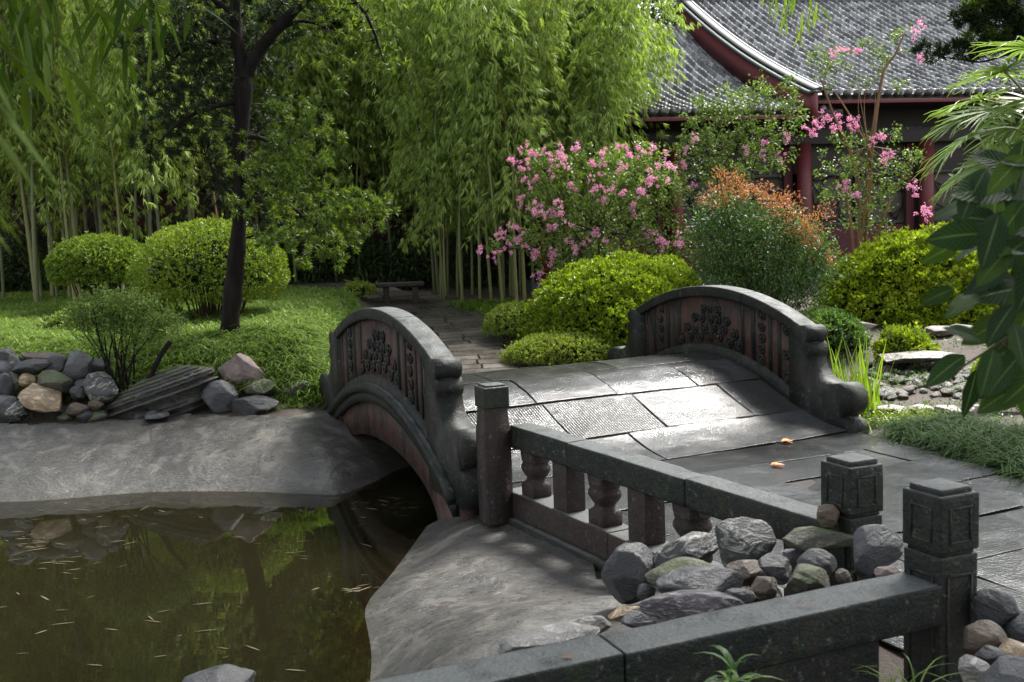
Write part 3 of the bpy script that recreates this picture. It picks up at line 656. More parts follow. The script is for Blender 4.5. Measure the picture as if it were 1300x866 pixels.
def post(parent, corner, side, ztop, zbot, ornate=True):
    fr = (np.asarray(corner), NPp, DPp); s = side; c = s/2
    P = bpy.data.objects.new('post', None); C.objects.link(P); P.parent = parent
    mb = MB(); hz = ztop-.245
    if ornate:
        box(mb, fr, 0, s, 0, s, hz, ztop-.012, .010, worn=.002); box(mb, fr, .018, s-.018, .018, s-.018, ztop-.03, ztop+.012, .012)
        # raised frames on the four faces of the head
        for k in range(4):
            for (u0, u1, v0, v1) in ((.25, .75, .17, .20), (.25, .75, .80, .83), (.22, .27, .17, .83), (.73, .78, .17, .83)):
                e = .005; U0, U1 = s*u0, s*u1; z0, z1 = hz+(ztop-hz)*v0*.9, hz+(ztop-hz)*v1*.9
                if k == 0: box(mb, fr, U0, U1, -e, .01, z0, z1, .002, 1)
                if k == 1: box(mb, fr, -e, .01, U0, U1, z0, z1, .002, 1)
                if k == 2: box(mb, fr, s-.01, s+e, U0, U1, z0, z1, .002, 1)
                if k == 3: box(mb, fr, U0, U1, s-.01, s+e, z0, z1, .002, 1)
    else:
        box(mb, fr, 0, s, 0, s, ztop-.17, ztop-.008, .012, worn=.002); box(mb, fr, .02, s-.02, .02, s-.02, ztop-.02, ztop+.008, .01)
    V, F = mb.out(); part(parent, 'head', V, F, ST_RAIL).parent = P
    mb = MB()
    if ornate:
        box(mb, fr, .016, s-.016, .016, s-.016, hz-.018, hz+.004, 0)
        box(mb, fr, .004, s-.004, .004, s-.004, zbot, hz-.016, .008, worn=.002)
        for k in range(2):
            for (u0, u1, z0, z1) in ((.2, .8, hz-.10, hz-.09), (.18, .22, -.1, hz-.09), (.78, .82, -.1, hz-.09)):
                U0, U1 = s*u0, s*u1
                if k == 0: box(mb, fr, U0, U1, -.003, .01, z0, z1, 0)
                else: box(mb, fr, -.003, .01, U0, U1, z0, z1, 0)
    else:
        V = []; zs = np.concatenate([np.linspace(ztop-.168, ztop-.36, 10), [zbot]])
        for z in zs:
            q = min(1, (ztop-.168-z)/.19); k = .013*math.cos(q*math.pi/2)+.001
            for x_, y_ in ((k, k), (s-k, k), (s-k, s-k), (k, s-k)): p_ = fr[0]+fr[1]*x_+fr[2]*y_; V.append((p_[0], p_[1], z))
        F = [[i*4+j, (i+1)*4+j, (i+1)*4+(j+1) % 4, i*4+(j+1) % 4] for i in range(len(zs)-1) for j in range(4)]; mb.add(V, F)
    V, F = mb.out(); part(parent, 'shaft', V, F, ST_PIER if not ornate else ST_RAIL).parent = P
BA = thing('stone_balustrade', 'low stone balustrade with vase balusters running down from the bridge along the path', 'balustrade', (*A0, ZP))
cF = np.array([-.226, 7.649]); cM = np.array([1.553, 4.713]); cN = np.array([1.655, 3.939])
post(BA, cF, .207, .745, -.32, False); post(BA, cM, .207, .745, -.25)
def rail(parent, fr, cuts, y0, y1, z0, z1, m, name='top_rail', bev=.012):
    for i in range(len(cuts)-1):
        mb = MB(); dz = .003*(i % 2); box(mb, fr, cuts[i]+.002, cuts[i+1]-.002, y0-dz, y1+dz, z0, z1-dz, bev, worn=.004); V, F = mb.out(); part(parent, name, V, F, m)
rail(BA, FA, [-.10, .74, 2.06, 3.16], 0, .184, ZR-.178, ZR, ST_RAIL)
rail(BA, FA, [-.18, 1.25, 3.20], -.015, .20, -.285, -.085, ST_PIER, 'bottom_rail')
mb = MB(); box(mb, FA, -.3, 3.2, -.06, .24, -.55, -.287, .01); V, F = mb.out(); part(BA, 'plinth', V, F, ST_DARK)
for k in range(4):
    x = .05+.94*k
    if x < 2.95:
        V, F = vase(FA, x+.08, .092, -.087, ZR-.176); part(BA, 'baluster', V, F, ST_PIER)
    mb = MB(); box(mb, FA, x+.46, x+.65, .015, .17, -.087, ZR-.176, .006); V, F = mb.out()
    if x+.65 < 3.1: part(BA, 'pier', V, F, ST_PIER)
BB = thing('stone_balustrade', 'nearest dark stone balustrade crossing the foreground at lower right, ending in a capped post', 'balustrade', (1.36, 3.82, ZP))
post(BB, cN, .207, .80, -.35)
B0 = O-4.066*DB; FB = (B0, NB, DB)
rail(BB, FB, [-2.9, -1.1, .335], 0, .202, ZR-.166, ZR+.005, ST_RAIL, bev=.010)
for x0, x1, zt in ((-.55, .04, ZR-.168), (-1.9, -1.35, ZR-.168)):
    mb = MB(); box(mb, FB, x0, x1, .03, .17, -.02, zt-.004, .008); V, F = mb.out(); part(BB, 'panel_block', V, F, ST_DARK)
mb = MB(); box(mb, FB, -2.9, .33, .0, .2, -.30, -.025, .01); V, F = mb.out(); part(BB, 'bottom_rail', V, F, ST_DARK)

# ---------------------------------------------------------------- rocks
def rock_mesh(name, m, dims, seed, angular=.3, sub=4):
    angular = min(1.0, angular+.25)
    b = bmesh.new(); bmesh.ops.create_icosphere(b, subdivisions=sub, radius=.5)
    P = np.array([v.co[:] for v in b.verts]); r = np.random.default_rng(seed); off = r.uniform(-9, 9, 3)
    U = unit(P); dsp = 1+.16*pnoise(U+off, 1.0, 2)+.05*pnoise(U+off, 3.2, 2)
    P = U*dsp[:, None]*.5
    for k in range(int(6+angular*16)):                     # flattened facets
        nrm = unit(r.normal(0, 1, 3)); h = r.uniform(.34, .47)*(1-.14*angular); dd = P@nrm; ex = np.maximum(dd-h, 0); P = P-nrm*(ex*(.72+.28*angular))[:, None]
    P = P*(1+.022*pnoise(P*2+off, 5, 3)-.030*np.exp(-(pnoise(P*1.4+off, 3.0, 2)/.05)**2))[:, None]
    P = P*np.array(dims)
    F = [[v.index for v in f.verts] for f in b.faces]; b.free()
    return mesh_np(name, P, np.array(F), m, True)
def rock(label, m, c, dims, rot=(0, 0, 0), seed=1, ang_=.3, cat_='rock', group=None, name='rock', sub=5):
    o = put(name, rock_mesh(name, m, dims, seed, ang_, sub)); o.location = Vector([float(v) for v in c]); o.rotation_euler = rot
    return tag(o, label, cat_, group)
def rock_px(label, m, px, py, w_, h_, Y, rz=0, tilt=0, depth=.8, seed=None, ang_=.3, group=None, name='rock'):
    """rock centred under picture point at distance Y; w_,h_ its picture size, real size from its distance"""
    p = aty(px, py, Y); k = Y/FPX; seed = seed or int(px*7+py)
    return rock(label, RM[m], p, (w_*k*1.08, max(w_, h_)*k*depth, h_*k*1.12), (0, tilt, rz), seed, ang_, group=group, name=name)
PILE = [
 ('large dark upright boulder at the left end of the rock pile against the balustrade', 'dark', 799, 728, 84, 92, 5.25, 0, .25, .8, .5),
 ('streaked oblong boulder tilted up to the right, second from the left of the pile', 'vein', 866, 702, 96, 50, 5.2, 0, -.55, .7, .5),
 ('rounded boulder with pale veins at the top centre of the rock pile', 'vein', 944, 692, 76, 66, 5.05, 0, 0, .9, .3),
 ('long flat mossy rock lying below the small pointed rock by the middle post', 'moss', 1036, 686, 106, 33, 4.72, 0, -.04, .5, .5),
 ('small pointed brown rock perched on the long flat mossy rock', 'brown', 1050, 656, 40, 36, 4.78, 0, 0, .9, .8),
 ('big grey angular boulder wedged between the middle post and the nearest post', 'grey', 1108, 700, 74, 60, 4.45, 0, -.5, .8, .6),
 ('dark smooth round rock left of the big grey angular boulder', 'dark', 1040, 716, 56, 42, 4.42, 0, 0, .9, .1),
 ('green grey angular rock touching the back edge of the nearest rail', 'moss', 1026, 738, 72, 40, 4.25, 0, .1, .8, .7),
 ('rounded brown rock below the pale veined boulder', 'brown', 944, 727, 58, 36, 4.7, 0, 0, .8, .2),
 ('dark rock with white zigzag veins right of the rounded brown rock', 'vein', 986, 722, 48, 38, 4.6, 0, .2, .9, .5),
 ('large smooth grey flattened rock in the front middle of the pile', 'grey', 893, 742, 104, 44, 4.55, 0, .06, .7, .15),
 ('mossy flat rock just behind the large smooth grey flattened rock', 'moss', 866, 730, 92, 36, 4.8, 0, -.12, .6, .3),
 ('small wedge of brown grey rock right of the smooth grey rock', 'brown', 970, 746, 48, 30, 4.35, 0, -.3, .8, .5),
 ('little smooth grey rock between the wedge and the nearest rail', 'grey', 938, 757, 44, 24, 4.2, 0, .15, .8, .2),
 ('long purple grey streaked rock lying along the back of the nearest rail', 'streak', 880, 770, 134, 38, 4.1, 0, .05, .4, .4),
 ('small tan rock at the left foot of the long streaked rock', 'tan', 798, 778, 46, 20, 4.65, 0, -.1, .8, .3),
 ('small grey rock half hidden by the rail below the tan rock', 'grey', 812, 790, 44, 26, 4.35, 0, .1, .8, .3),
 ('whitish flat stone on the pond lining behind the nearest rail', 'pale', 746, 793, 62, 22, 4.7, 0, 0, .7, .5),
 ('small dark stone squeezed between the two largest dark rocks of the pile', 'dark', 820, 752, 28, 30, 4.8, 0, 0, .9, .3),
 ('small reddish brown stone beneath the big grey angular boulder', 'brown', 1070, 732, 24, 22, 4.3, 0, 0, .9, .3),
 ('small pinkish stone at the foot of the nearest post behind the rail', 'pink', 1126, 728, 36, 22, 4.15, 0, 0, .9, .4),
 ('pale grey slab lying on the pond lining just behind the nearest rail', 'pale', 695, 812, 150, 30, 4.05, 0, -.12, .5, .3),
 ('dark little rock in the gap behind the veined dark rock', 'grey', 1005, 708, 30, 28, 4.75, 0, 0, .9, .4),
 ('dark domed rock standing in the pond water at the bottom edge of the picture', 'dark', 274, 874, 104, 50, 5.0, 0, 0, .9, .15),
 ('big dark smooth boulder on the path edge right of the nearest post', 'dark', 1262, 770, 62, 56, 3.95, 0, .5, .9, .25),
 ('black rounded rock at the right edge of the picture beside the path', 'dark', 1296, 795, 46, 36, 3.9, 0, 0, .9, .2),
 ('brown grey rounded rock under the big dark boulder by the nearest post', 'brown', 1250, 815, 56, 54, 3.75, 0, .2, .9, .2),
 ('small black rock low beside the shaft of the nearest post', 'dark', 1256, 832, 34, 26, 3.6, 0, 0, .9, .2),
 ('smooth pale brown rock at the right edge below the black rounded rock', 'tan', 1292, 832, 44, 40, 3.65, 0, 0, .9, .2),
 ('light grey stone wedged low right of the nearest post', 'pale', 1236, 850, 40, 38, 3.55, 0, 0, .9, .3),
 ('large dark rock with a wet rim in the bottom right corner', 'grey', 1284, 868, 100, 56, 3.3, 0, -.3, .8, .4),
]
for i, (lb, m, px, py, w_, h_, Y, rz, tl, dp, an) in enumerate(PILE):
    rock_px(lb, m, px, py, w_, h_, Y, rz, tl, dp, 11+i*3, an)
# hidden bulk of the pile: filler stones among the named ones
for k in range(26):
    a = random.uniform(0, 6.28); r_ = random.uniform(0, .55)
    x = 1.12+r_*math.cos(a)*1.0-.25*(k % 3 == 0); y = 4.68+r_*math.sin(a)*.75
    rock('small dark filler stone wedged low among the rocks of the pile by the balustrade', RM[random.choice(['dark', 'grey', 'brown'])], (x, y, gz(x, y)+random.uniform(-.02, .07)), (random.uniform(.1, .2), random.uniform(.1, .17), random.uniform(.08, .13)), (0, random.uniform(-.4, .4), a), 200+k, .3, group='filler stones in the rock pile by the balustrade', sub=3)
WALL = [  # stones of the bank wall on the far side of the pond (px,py,w,h)
 ('black stone at the top left corner of the bank wall, on the picture edge', 'dark', 5, 452, 34, 22, -.2), ('grey stone under the black stone on the left picture edge of the bank wall', 'grey', 4, 468, 36, 22, 0),
 ('mid grey upright stone on the left picture edge of the bank wall', 'dark', 3, 492, 34, 38, .1), ('large bluish grey boulder low on the left picture edge of the bank wall', 'grey', 2, 518, 40, 42, .2),
 ('grey tilted stone between the black corner stone and the long dark slab', 'vein', 21, 462, 22, 28, -.6), ('small speckled oval stone left of the tan stones in the bank wall', 'moss', 16, 484, 22, 28, .2),
 ('long dark slab in the upper row of the bank wall', 'dark', 44, 466, 54, 20, -.12), ('flat brown stone topping the bank wall above the long dark slab', 'brown', 48, 452, 46, 12, 0),
 ('rounded light brown stone left of the yellowish stone in the bank wall', 'tan', 34, 484, 24, 20, 0), ('large yellowish brown stone low in the bank wall', 'tan', 56, 506, 58, 36, .28),
 ('long olive streaked stone above the yellowish brown stone', 'moss', 72, 486, 54, 24, .32), ('grey angled stone on top of the bank wall left of the round grey boulder', 'grey', 72, 460, 30, 24, -.4),
 ('big round grey boulder near the right end of the bank wall', 'grey', 99, 468, 42, 44, 0), ('dark flat stone under the round grey boulder', 'dark', 107, 488, 26, 14, 0),
 ('small dark stone right of the yellowish brown stone', 'dark', 99, 500, 20, 18, 0), ('mottled tilted stone with pale lines at the right end of the bank wall', 'vein', 128, 492, 42, 46, -.5),
 ('grey green stone at the foot of the bank wall near the left picture edge', 'vein', 22, 522, 32, 24, -.5), ('brown buried stone at the foot of the bank wall below the dark stones', 'brown', 98, 520, 30, 16, 0),
 ('black stone beneath the twiggy shrub on top of the bank wall', 'dark', 128, 462, 30, 18, 0), ('small pebble coloured stone tucked left of the layered slate outcrop', 'brown', 122, 514, 22, 12, 0)]
for i, (lb, m, px, py, w_, h_, tl) in enumerate(WALL):
    p0 = onY(px, 11.3); Yr = 11.45+(525-py)/75*.55; rock_px(lb, m, px, py, w_*1.0, h_*1.0, Yr, 0, tl, .8, 300+i*5, .3)
for k in range(52):   # stones behind and off to the left of the wall
    x = random.uniform(-8.5, -4.0); y = random.uniform(11.42, 12.1); rock('dark filler stone wedged between the larger stones of the bank wall', RM[random.choice(['dark', 'grey', 'brown', 'moss'])], (x, y, gz(x, y)+.03), (random.uniform(.18, .34), random.uniform(.18, .3), random.uniform(.12, .22)), (0, random.uniform(-.4, .4), random.uniform(0, 3)), 400+k, .35, group='filler stones in the bank wall', sub=3)
BANK = [
 ('rough pinkish flat topped boulder standing on the bank between the slate outcrop and the bridge', 'pink', 303, 472, 60, 46, 12.0, .05, .75),
 ('smooth grey boulder below and left of the pinkish boulder', 'grey', 279, 505, 46, 42, 11.7, 0, .1),
 ('bluish grey flat rock right of the smooth grey boulder', 'dark', 321, 513, 50, 24, 11.6, -.1, .3),
 ('moss covered rock under the right side of the pinkish boulder', 'moss', 330, 493, 52, 22, 11.85, 0, .5),
 ('small flat dark stone lying at the foot of the slate outcrop', 'dark', 198, 529, 36, 9, 11.35, -.12, .3),
 ('rounded weedy stone on the bank beside the far foot of the bridge', 'moss', 372, 492, 44, 22, 12.0, 0, .4)]
for i, (lb, m, px, py, w_, h_, Y, tl, an) in enumerate(BANK): rock_px(lb, m, px, py, w_*1.05, h_*1.08, Y, 0, tl, .8, 500+i*7, an)
# layered slate outcrop: tilted beds in one mass
def slate():
    b = bmesh.new(); bmesh.ops.create_icosphere(b, subdivisions=6, radius=1); P = np.array([v.co[:] for v in b.verts]); F = [[v.index for v in f.verts] for f in b.faces]; b.free()
    U = P.copy(); P = P*(1+.14*pnoise(U+3, 1.3, 2)+.05*pnoise(U*2.5, 2, 2))[:, None]; P[:, 0] += .28*P[:, 2]; P = np.sign(P)*np.abs(P)**.85*[.66, .36, .36]
    lay = P[:, 2]/.040+.5*pnoise(P*[1, 1, 0], 2.0, 2); k = np.floor(lay).astype(int); fr = lay-k; r = np.random.default_rng(8); rnd = r.uniform(-1, 1, 60)
    e = .075*rnd[k % 60]*np.clip(1.2-np.abs(P[:, 2])/.5, .3, 1)-.035*np.exp(-((fr-.5)/.5)**2*0)*(fr < .22)
    hor = unit(P*[1, 1, 0]+1e-6); P = P+hor*e[:, None]; P[:, 2] = (k+.12+.76*fr-.5*pnoise(P*[1, 1, 0], 2.0, 2)*0)*.040
    th = .30; R = np.array([[math.cos(th), 0, -math.sin(th)], [0, 1, 0], [math.sin(th), 0, math.cos(th)]]); return P@R.T, F
V, F = slate(); p = onY(205, 11.75); o = put('rock_outcrop', mesh_np('rock_outcrop', V, F, RM['slate'], False)); o.location = Vector((p[0], p[1]+.10, p[2]+.12))
tag(o, 'dark layered slate outcrop slanting up to the right in the middle of the far bank', 'rock')

# stream bed on the right of the bridge
def slab(label, m, px, py, w_, h_, Y, rz=0, seed=1, ang_=.8): return rock_px(label, m, px, py, w_, h_, Y, rz, 0, .6, seed, ang_)
SL = [('broad pale brown stepping slab in the stream bed right of the bridge', 'stream', 1168, 452, 130, 16, 13.6),
 ('flat reddish slab behind the iris clump', 'pink', 1078, 414, 78, 18, 15.0), ('dark boulder beneath the flat reddish slab behind the iris clump', 'dark', 1082, 432, 60, 26, 14.6),
 ('brown ledge stone below the round azalea on the right', 'brown', 1190, 420, 60, 16, 15.2), ('flat dark wet slab at the right picture edge of the stream bed', 'dark', 1280, 500, 70, 12, 11.4),
 ('tan stone under the magnolia leaves at the right of the stream bed', 'stream', 1225, 418, 40, 14, 15.4), ('light block of stone beside the small bush at the right picture edge', 'stream', 1255, 486, 50, 24, 12.2)]
for i, (lb, m, px, py, w_, h_, Y) in enumerate(SL): slab(lb, m, px, py, w_, h_, Y, 0, 600+i*3)
for i, (px, w_, lb) in enumerate(((1128, 50, 'leftmost of the whitish edging stones behind the liriope border'), (1166, 40, 'second whitish edging stone from the bridge behind the liriope border'), (1200, 44, 'third whitish edging stone from the bridge behind the liriope border'), (1236, 40, 'rightmost of the whitish edging stones behind the liriope border'))):
    rock_px(lb, 'stream', px, 520, w_*1.1, 16, 10.55, 0, .03, .7, 640+i, .7)
pm = [rock_mesh('pebble', RM[m], (1, .8, .6), 700+i, .2, 3) for i, m in enumerate(('stream', 'brown', 'grey', 'stream', 'stream', 'moss'))]
for k in range(150):
    px = random.uniform(1095, 1300); py = random.uniform(462, 508); p = hit(px, py, 9, 16); s_ = random.uniform(.10, .24)
    o = put('pebble', pm[k % 6]); o.location = Vector((p[0], p[1], p[2]+s_*.15)); o.scale = (s_,)*3; o.rotation_euler = (0, 0, random.uniform(0, 6.28))
    tag(o, 'rounded pale pebble lying in the stream bed right of the bridge', 'pebble', 'pebbles in the stream bed')

# ---------------------------------------------------------------- hall
BD, BNm = np.array([math.cos(rad(10)), math.sin(rad(10))]), np.array([-math.sin(rad(10)), math.cos(rad(10))])  # along the eave, and up the slope
def roof(parent, c0, length, depth, z0, rise, sag, flare=(0, 0), left_skip=None):
    """tiled slope: eave corner c0, along BD, running back along BNm"""
    p_ = .235; nt_ = int(length/p_); k = 8; U = []; HH = []; us = np.arange(nt_*k+1)/k*p_
    ph = (np.arange(nt_*k+1) % k)/k; prof_ = np.where(ph < .5, np.sqrt(np.maximum(0, 1-((ph-.25)/.25)**2))*.075, -.03*np.sin((ph-.5)*2*math.pi))
    ncr = int(depth/.21); vs = []; zs = []
    for c in range(ncr): vs += [c*.21, c*.21+.208]; zs += [.030, 0.0]
    vs = np.array(vs); zs = np.array(zs)
    U, VV = np.meshgrid(us, vs); t = VV/depth
    r_ = np.random.default_rng(3); jit = r_.uniform(-.012, .012, (ncr, nt_)); tone = r_.uniform(0, 1, (ncr, nt_, 2))
    ti = np.minimum((np.arange(nt_*k+1)//k), nt_-1); half = ((np.arange(nt_*k+1) % k) >= k/2).astype(int); ci = np.repeat(np.arange(ncr), 2)
    Zb = z0+rise*t-sag*4*t*(1-t)*.5-sag*.5*np.sin(math.pi*t)
    fl = flare[0]*np.exp(-U/1.2)*np.exp(-VV/2)+flare[1]*np.exp(-(length-U)/1.2)*np.exp(-VV/2)
    Zz = Zb+prof_[None, :]*1.0+zs[:, None]+jit[ci][:, ti]+fl
    Q = c0+U[..., None]*BD+VV[..., None]*BNm; V = np.concatenate([Q, Zz[..., None]], -1).reshape(-1, 3)
    ny, nx = U.shape; i = np.arange(nx-1)[None, :]+np.arange(ny-1)[:, None]*nx; F = np.stack([i, i+1, i+1+nx, i+nx], -1).reshape(-1, 4)
    me = mesh_np('tiled_roof', V-np.array(parent.location), F, TILE); at = me.attributes.new('tone', 'FLOAT', 'POINT'); at.data.foreach_set('value', tone[ci][:, ti, 0].reshape(-1).astype(np.float32))
    return put('tiled_roof', me, parent)
def rz(t, z0, rise, sag): return z0+rise*t-sag*4*t*(1-t)*.5-sag*.5*np.sin(math.pi*t)
gx = np.array([8, 23.5]); HALL = thing('temple_hall', 'red columned temple hall with grey tiled roofs standing behind the flowering trees', 'building', (gx[0], gx[1], .7))
e0 = np.array([6.70, 21.98]); roof(HALL, e0, 11.5, 8.2, 4.52, 3.75, .20, (.03, 0))
l0 = e0+BD*(.50)+np.array([0, .05]); l1 = l0-BD*6.2-BNm*0
roof(HALL, l1, 6.2, 7.6, 4.22, 3.3, .45, (0, 0))
def bx(name, fr, x0, x1, y0, y1, z0, z1, m, parent=HALL, bev=.01, label=None):
    mb = MB(); box(mb, fr, x0, x1, y0, y1, z0, z1, bev); V, F = mb.out(); return part(parent, name, V, F, m, label=label)
FE = (e0, BD, BNm)
# verge: red barge board, green edge and pale verge tiles following the curved gable edge
tv = np.linspace(-.03, 1, 40)
def verge(name, y0, y1, dz0, dz1, m):
    V = []
    for t in tv:
        z = float(rz(max(t, 0), 4.52, 3.75, .20))+.03*math.exp(-max(t, 0)*8.2/2)
        for y_, zz in ((y0, z+dz0), (y1, z+dz0), (y1, z+dz1), (y0, z+dz1)): q = e0+BNm*t*8.2+BD*y_; V.append((q[0], q[1], zz))
    F = [[i*4+j, i*4+(j+1) % 4, (i+1)*4+(j+1) % 4, (i+1)*4+j] for i in range(len(tv)-1) for j in range(4)]+[[0, 1, 2, 3][::-1], [len(V)-4, len(V)-3, len(V)-2, len(V)-1]]
    part(HALL, name, V, F, m)
verge('barge_board', -.30, -.22, -.58, .0, REDP); verge('verge_trim', -.33, -.16, .0, .06, GREENTRIM); verge('verge_tiles', -.20, .04, .06, .12, GREYTRIM); verge('verge_ridge', .04, .10, .05, .13, GREENTRIM)
q0 = e0+BNm*8.2; FRd = (q0, BD, BNm)
bx('ridge', FRd, -.3, 11.5, -.15, .15, 8.15, 8.60, GREENTRIM); bx('ridge_course', FRd, -.3, 11.5, -.2, .2, 8.20, 8.28, GREYTRIM)
# round eave tile ends
for i in range(48):
    q = e0+BD*(i*.235+.06)-BNm*.02; mb = MB(); V, F = tube([(q[0], q[1], 4.56), (q[0]-BNm[0]*.05, q[1]-BNm[1]*.05, 4.55)], .085, 10); part(HALL, 'eave_tile', V, F, TILE)
for i in range(25):
    q = l1+BD*(i*.235+.06)-BNm*.02; V, F = tube([(q[0], q[1], 4.25), (q[0]-BNm[0]*.05, q[1]-BNm[1]*.05, 4.24)], .085, 10); part(HALL, 'eave_tile', V, F, TILE)
bx('fascia', FE, -.1, 11.5, .02, .07, 4.36, 4.44, REDP); bx('eave_batten', FE, -.1, 11.5, .025, .12, 4.44, 4.55, DARKWOOD); bx('soffit', FE, 0, 11.5, .08, 3.2, 4.40, 4.43, DARKWOOD)
FL_ = (l1, BD, BNm); bx('fascia', FL_, 0, 6.2, .02, .07, 4.07, 4.15, REDP); bx('eave_batten', FL_, 0, 6.2, .025, .12, 4.15, 4.25, DARKWOOD); bx('soffit', FL_, 0, 6.1, .08, 3.2, 4.10, 4.13, DARKWOOD)
bx('gable_wall', (e0, BD, BNm), .05, .2, .9, 8.0, 3.8, 4.8, REDDK)
# columns, beams, low walls and lattice windows
wl0 = np.array([3.72, 22.75]); FW = (wl0, BD, BNm)
bx('eave_beam', FW, -3.2, 14, -.10, .12, 3.62, 3.95, DARKWOOD); bx('upper_wall', FW, -3.2, 14, .30, .40, 3.0, 4.45, DARKWOOD)
bx('base_plinth', FW, -3.4, 14, -.5, 3, .0, .82, GREYTRIM)
for k in range(-1, 5):
    x = k*3.0; q = wl0+BD*x
    V, F = tube([(q[0], q[1], .80), (q[0], q[1], 2.4), (q[0], q[1], 3.66)], [.17, .165, .155], 20); part(HALL, 'column', V, F, REDP, True)
    V, F = tube([(q[0], q[1], .76), (q[0], q[1], .83), (q[0], q[1], .90)], [.25, .27, .20], 20); part(HALL, 'column_base', V, F, GREYTRIM, True)
    if k < 4:
        bx('low_wall', FW, x+.17, x+2.83, .28, .40, .80, 1.78, REDDK); 
        for j in range(2):
            a_, b_ = x+.25+j*1.3, x+1.45+j*1.3; W_ = bpy.data.objects.new('window', None); C.objects.link(W_); W_.parent = HALL
            bx('pane', FW, a_, b_, .40, .42, 1.82, 2.98, PAPER).parent = W_
            mb = MB()
            for (u0, u1, z0, z1) in ((a_, b_, 1.80, 1.87), (a_, b_, 2.93, 3.0), (a_, a_+.07, 1.87, 2.93), (b_-.07, b_, 1.87, 2.93)): box(mb, FW, u0, u1, .28, .36, z0, z1, .004)
            V, F = mb.out(); part(HALL, 'frame', V, F, LATT).parent = W_
            r2 = np.random.default_rng(50+k*3+j); pts = np.stack([r2.uniform(a_+.05, b_-.05, 16), r2.uniform(1.86, 2.96, 16)], 1); mb = MB()
            for a2 in range(16):
                ds = np.linalg.norm(pts-pts[a2], axis=1); 
                for b2 in np.argsort(ds)[1:4]:
                    p1, p2 = pts[a2], pts[b2]; V, F = tube([(*(wl0+BD*p1[0]+BNm*.34), p1[1]), (*(wl0+BD*p2[0]+BNm*.345), p2[1])], .016, 4); mb.add(V, F)
            V, F = mb.out(); part(HALL, 'lattice', V, F, LATT).parent = W_
    bx('door_post', FW, x+2.62 if k < 4 else x+.4, x+2.82 if k < 4 else x+.6, .2, .3, .8, 3.6, REDDK)
bx('back_wall', FW, -3.2, 14, 2.4, 2.6, .7, 4.4, DARKWOOD)
# garden wall behind the bamboo
FG = (np.array([-26., 26.6]), np.array([1., 0]), np.array([0., 1]))
GW = thing('garden_wall', 'dull dark red garden wall glimpsed behind the bamboo stems', 'wall', (-10, 26.6, .9))
bx('wall_face', FG, 0, 27, 0, .35, .3, 3.3, REDWALL, GW); bx('coping', FG, -.1, 27.1, -.12, .47, 3.3, 3.5, DARKWOOD, GW)

# ---------------------------------------------------------------- stone bench on the garden path
b0 = onY(509, 20.6); BEN = thing('stone_bench', 'dark stone bench in the shade beside the garden path', 'bench', b0); FBn = (b0[:2], unit(np.array([1, .1])), unit(np.array([-.1, 1])))
bx('seat', FBn, -.48, .48, -.2, .2, b0[2]+.38, b0[2]+.46, ST_PIER, BEN, .012)
for x in (-.34, .24): bx('leg', FBn, x, x+.12, -.15, .15, b0[2]-.03, b0[2]+.38, ST_PIER, BEN, .008)

# ---------------------------------------------------------------- bamboo
def bamboo(idx, Hh, zlow, nleaf, lm, lean, spread=1.0, r0=.034):
    r = np.random.default_rng(100+idx); t = np.linspace(0, 1, 26)
    bend = lean*(t**2.6)*1.7; az = r.uniform(0, 6.28); px_ = np.cos(az)*bend+.03*np.sin(t*9+idx); py_ = np.sin(az)*bend; pz = Hh*(t-.10*abs(lean)*t**4)
    P = np.stack([px_, py_, pz-.1], 1)
    # nodes as slight rings
    Pf = []; Rf = []
    nn_ = int(Hh/.30)
    for k in range(nn_):
        u = k/nn_; rr = r0*(1-.80*u); q = np.array([np.interp(u, t, P[:, j]) for j in range(3)]); q2 = np.array([np.interp(u+.012, t, P[:, j]) for j in range(3)]); 
        Pf += [q, q2]; Rf += [rr*1.16, rr]
    Vc, Fc = tube(Pf, Rf, 8)
    cul = mesh_np('culm', Vc, Fc, CULM, True)
    # leafy branches: drooping sprays
    nb = int(nleaf/50); PP = []; AA = []; tw = MB()
    for b in range(nb):
        u = zlow/Hh+(1-zlow/Hh)*r.uniform(0, 1)**.85; q = np.array([np.interp(u, t, P[:, j]) for j in range(3)])
        a = r.uniform(0, 6.28); Lb = spread*r.uniform(.35, 1.15)*(1-.35*u); up = r.uniform(.2, .8)
        s = np.linspace(0, 1, 9); X_ = q+np.stack([np.cos(a)*Lb*s, np.sin(a)*Lb*s, up*Lb*s-1.15*Lb*s**2.2], 1)
        if b % 3 == 0: v, f = tube(X_, np.linspace(.006, .002, 9), 3, False); tw.add(v, f)
        m = 42; st = np.repeat(r.uniform(.35, 1, m//6)**.7, 6); base = np.stack([np.interp(st, s, X_[:, j]) for j in range(3)], 1)+np.repeat(r.normal(0, .07, (m//6, 3)), 6, 0)+r.normal(0, .012, (m, 3))
        # leaves in small fans hanging down and outward
        cd = np.repeat(r.normal(0, .45, (m//6, 3)), 6, 0); ax = np.stack([np.cos(a)*.5+cd[:, 0]+r.normal(0, .38, m), np.sin(a)*.5+cd[:, 1]+r.normal(0, .38, m), -1.0+cd[:, 2]*.6+r.normal(0, .25, m)], 1)
        PP.append(base); AA.append(ax)
    PP = np.concatenate(PP); AA = np.concatenate(AA); n = len(PP)
    V, F = leaves(PP, AA, r.uniform(.12, .21, n), r.uniform(.020, .030, n), .25, .15, .6)
    fol = mesh_np('foliage', V, F, lm); v, f = tw.out(); return cul, fol, mesh_np('branch', v, f, TWIG)
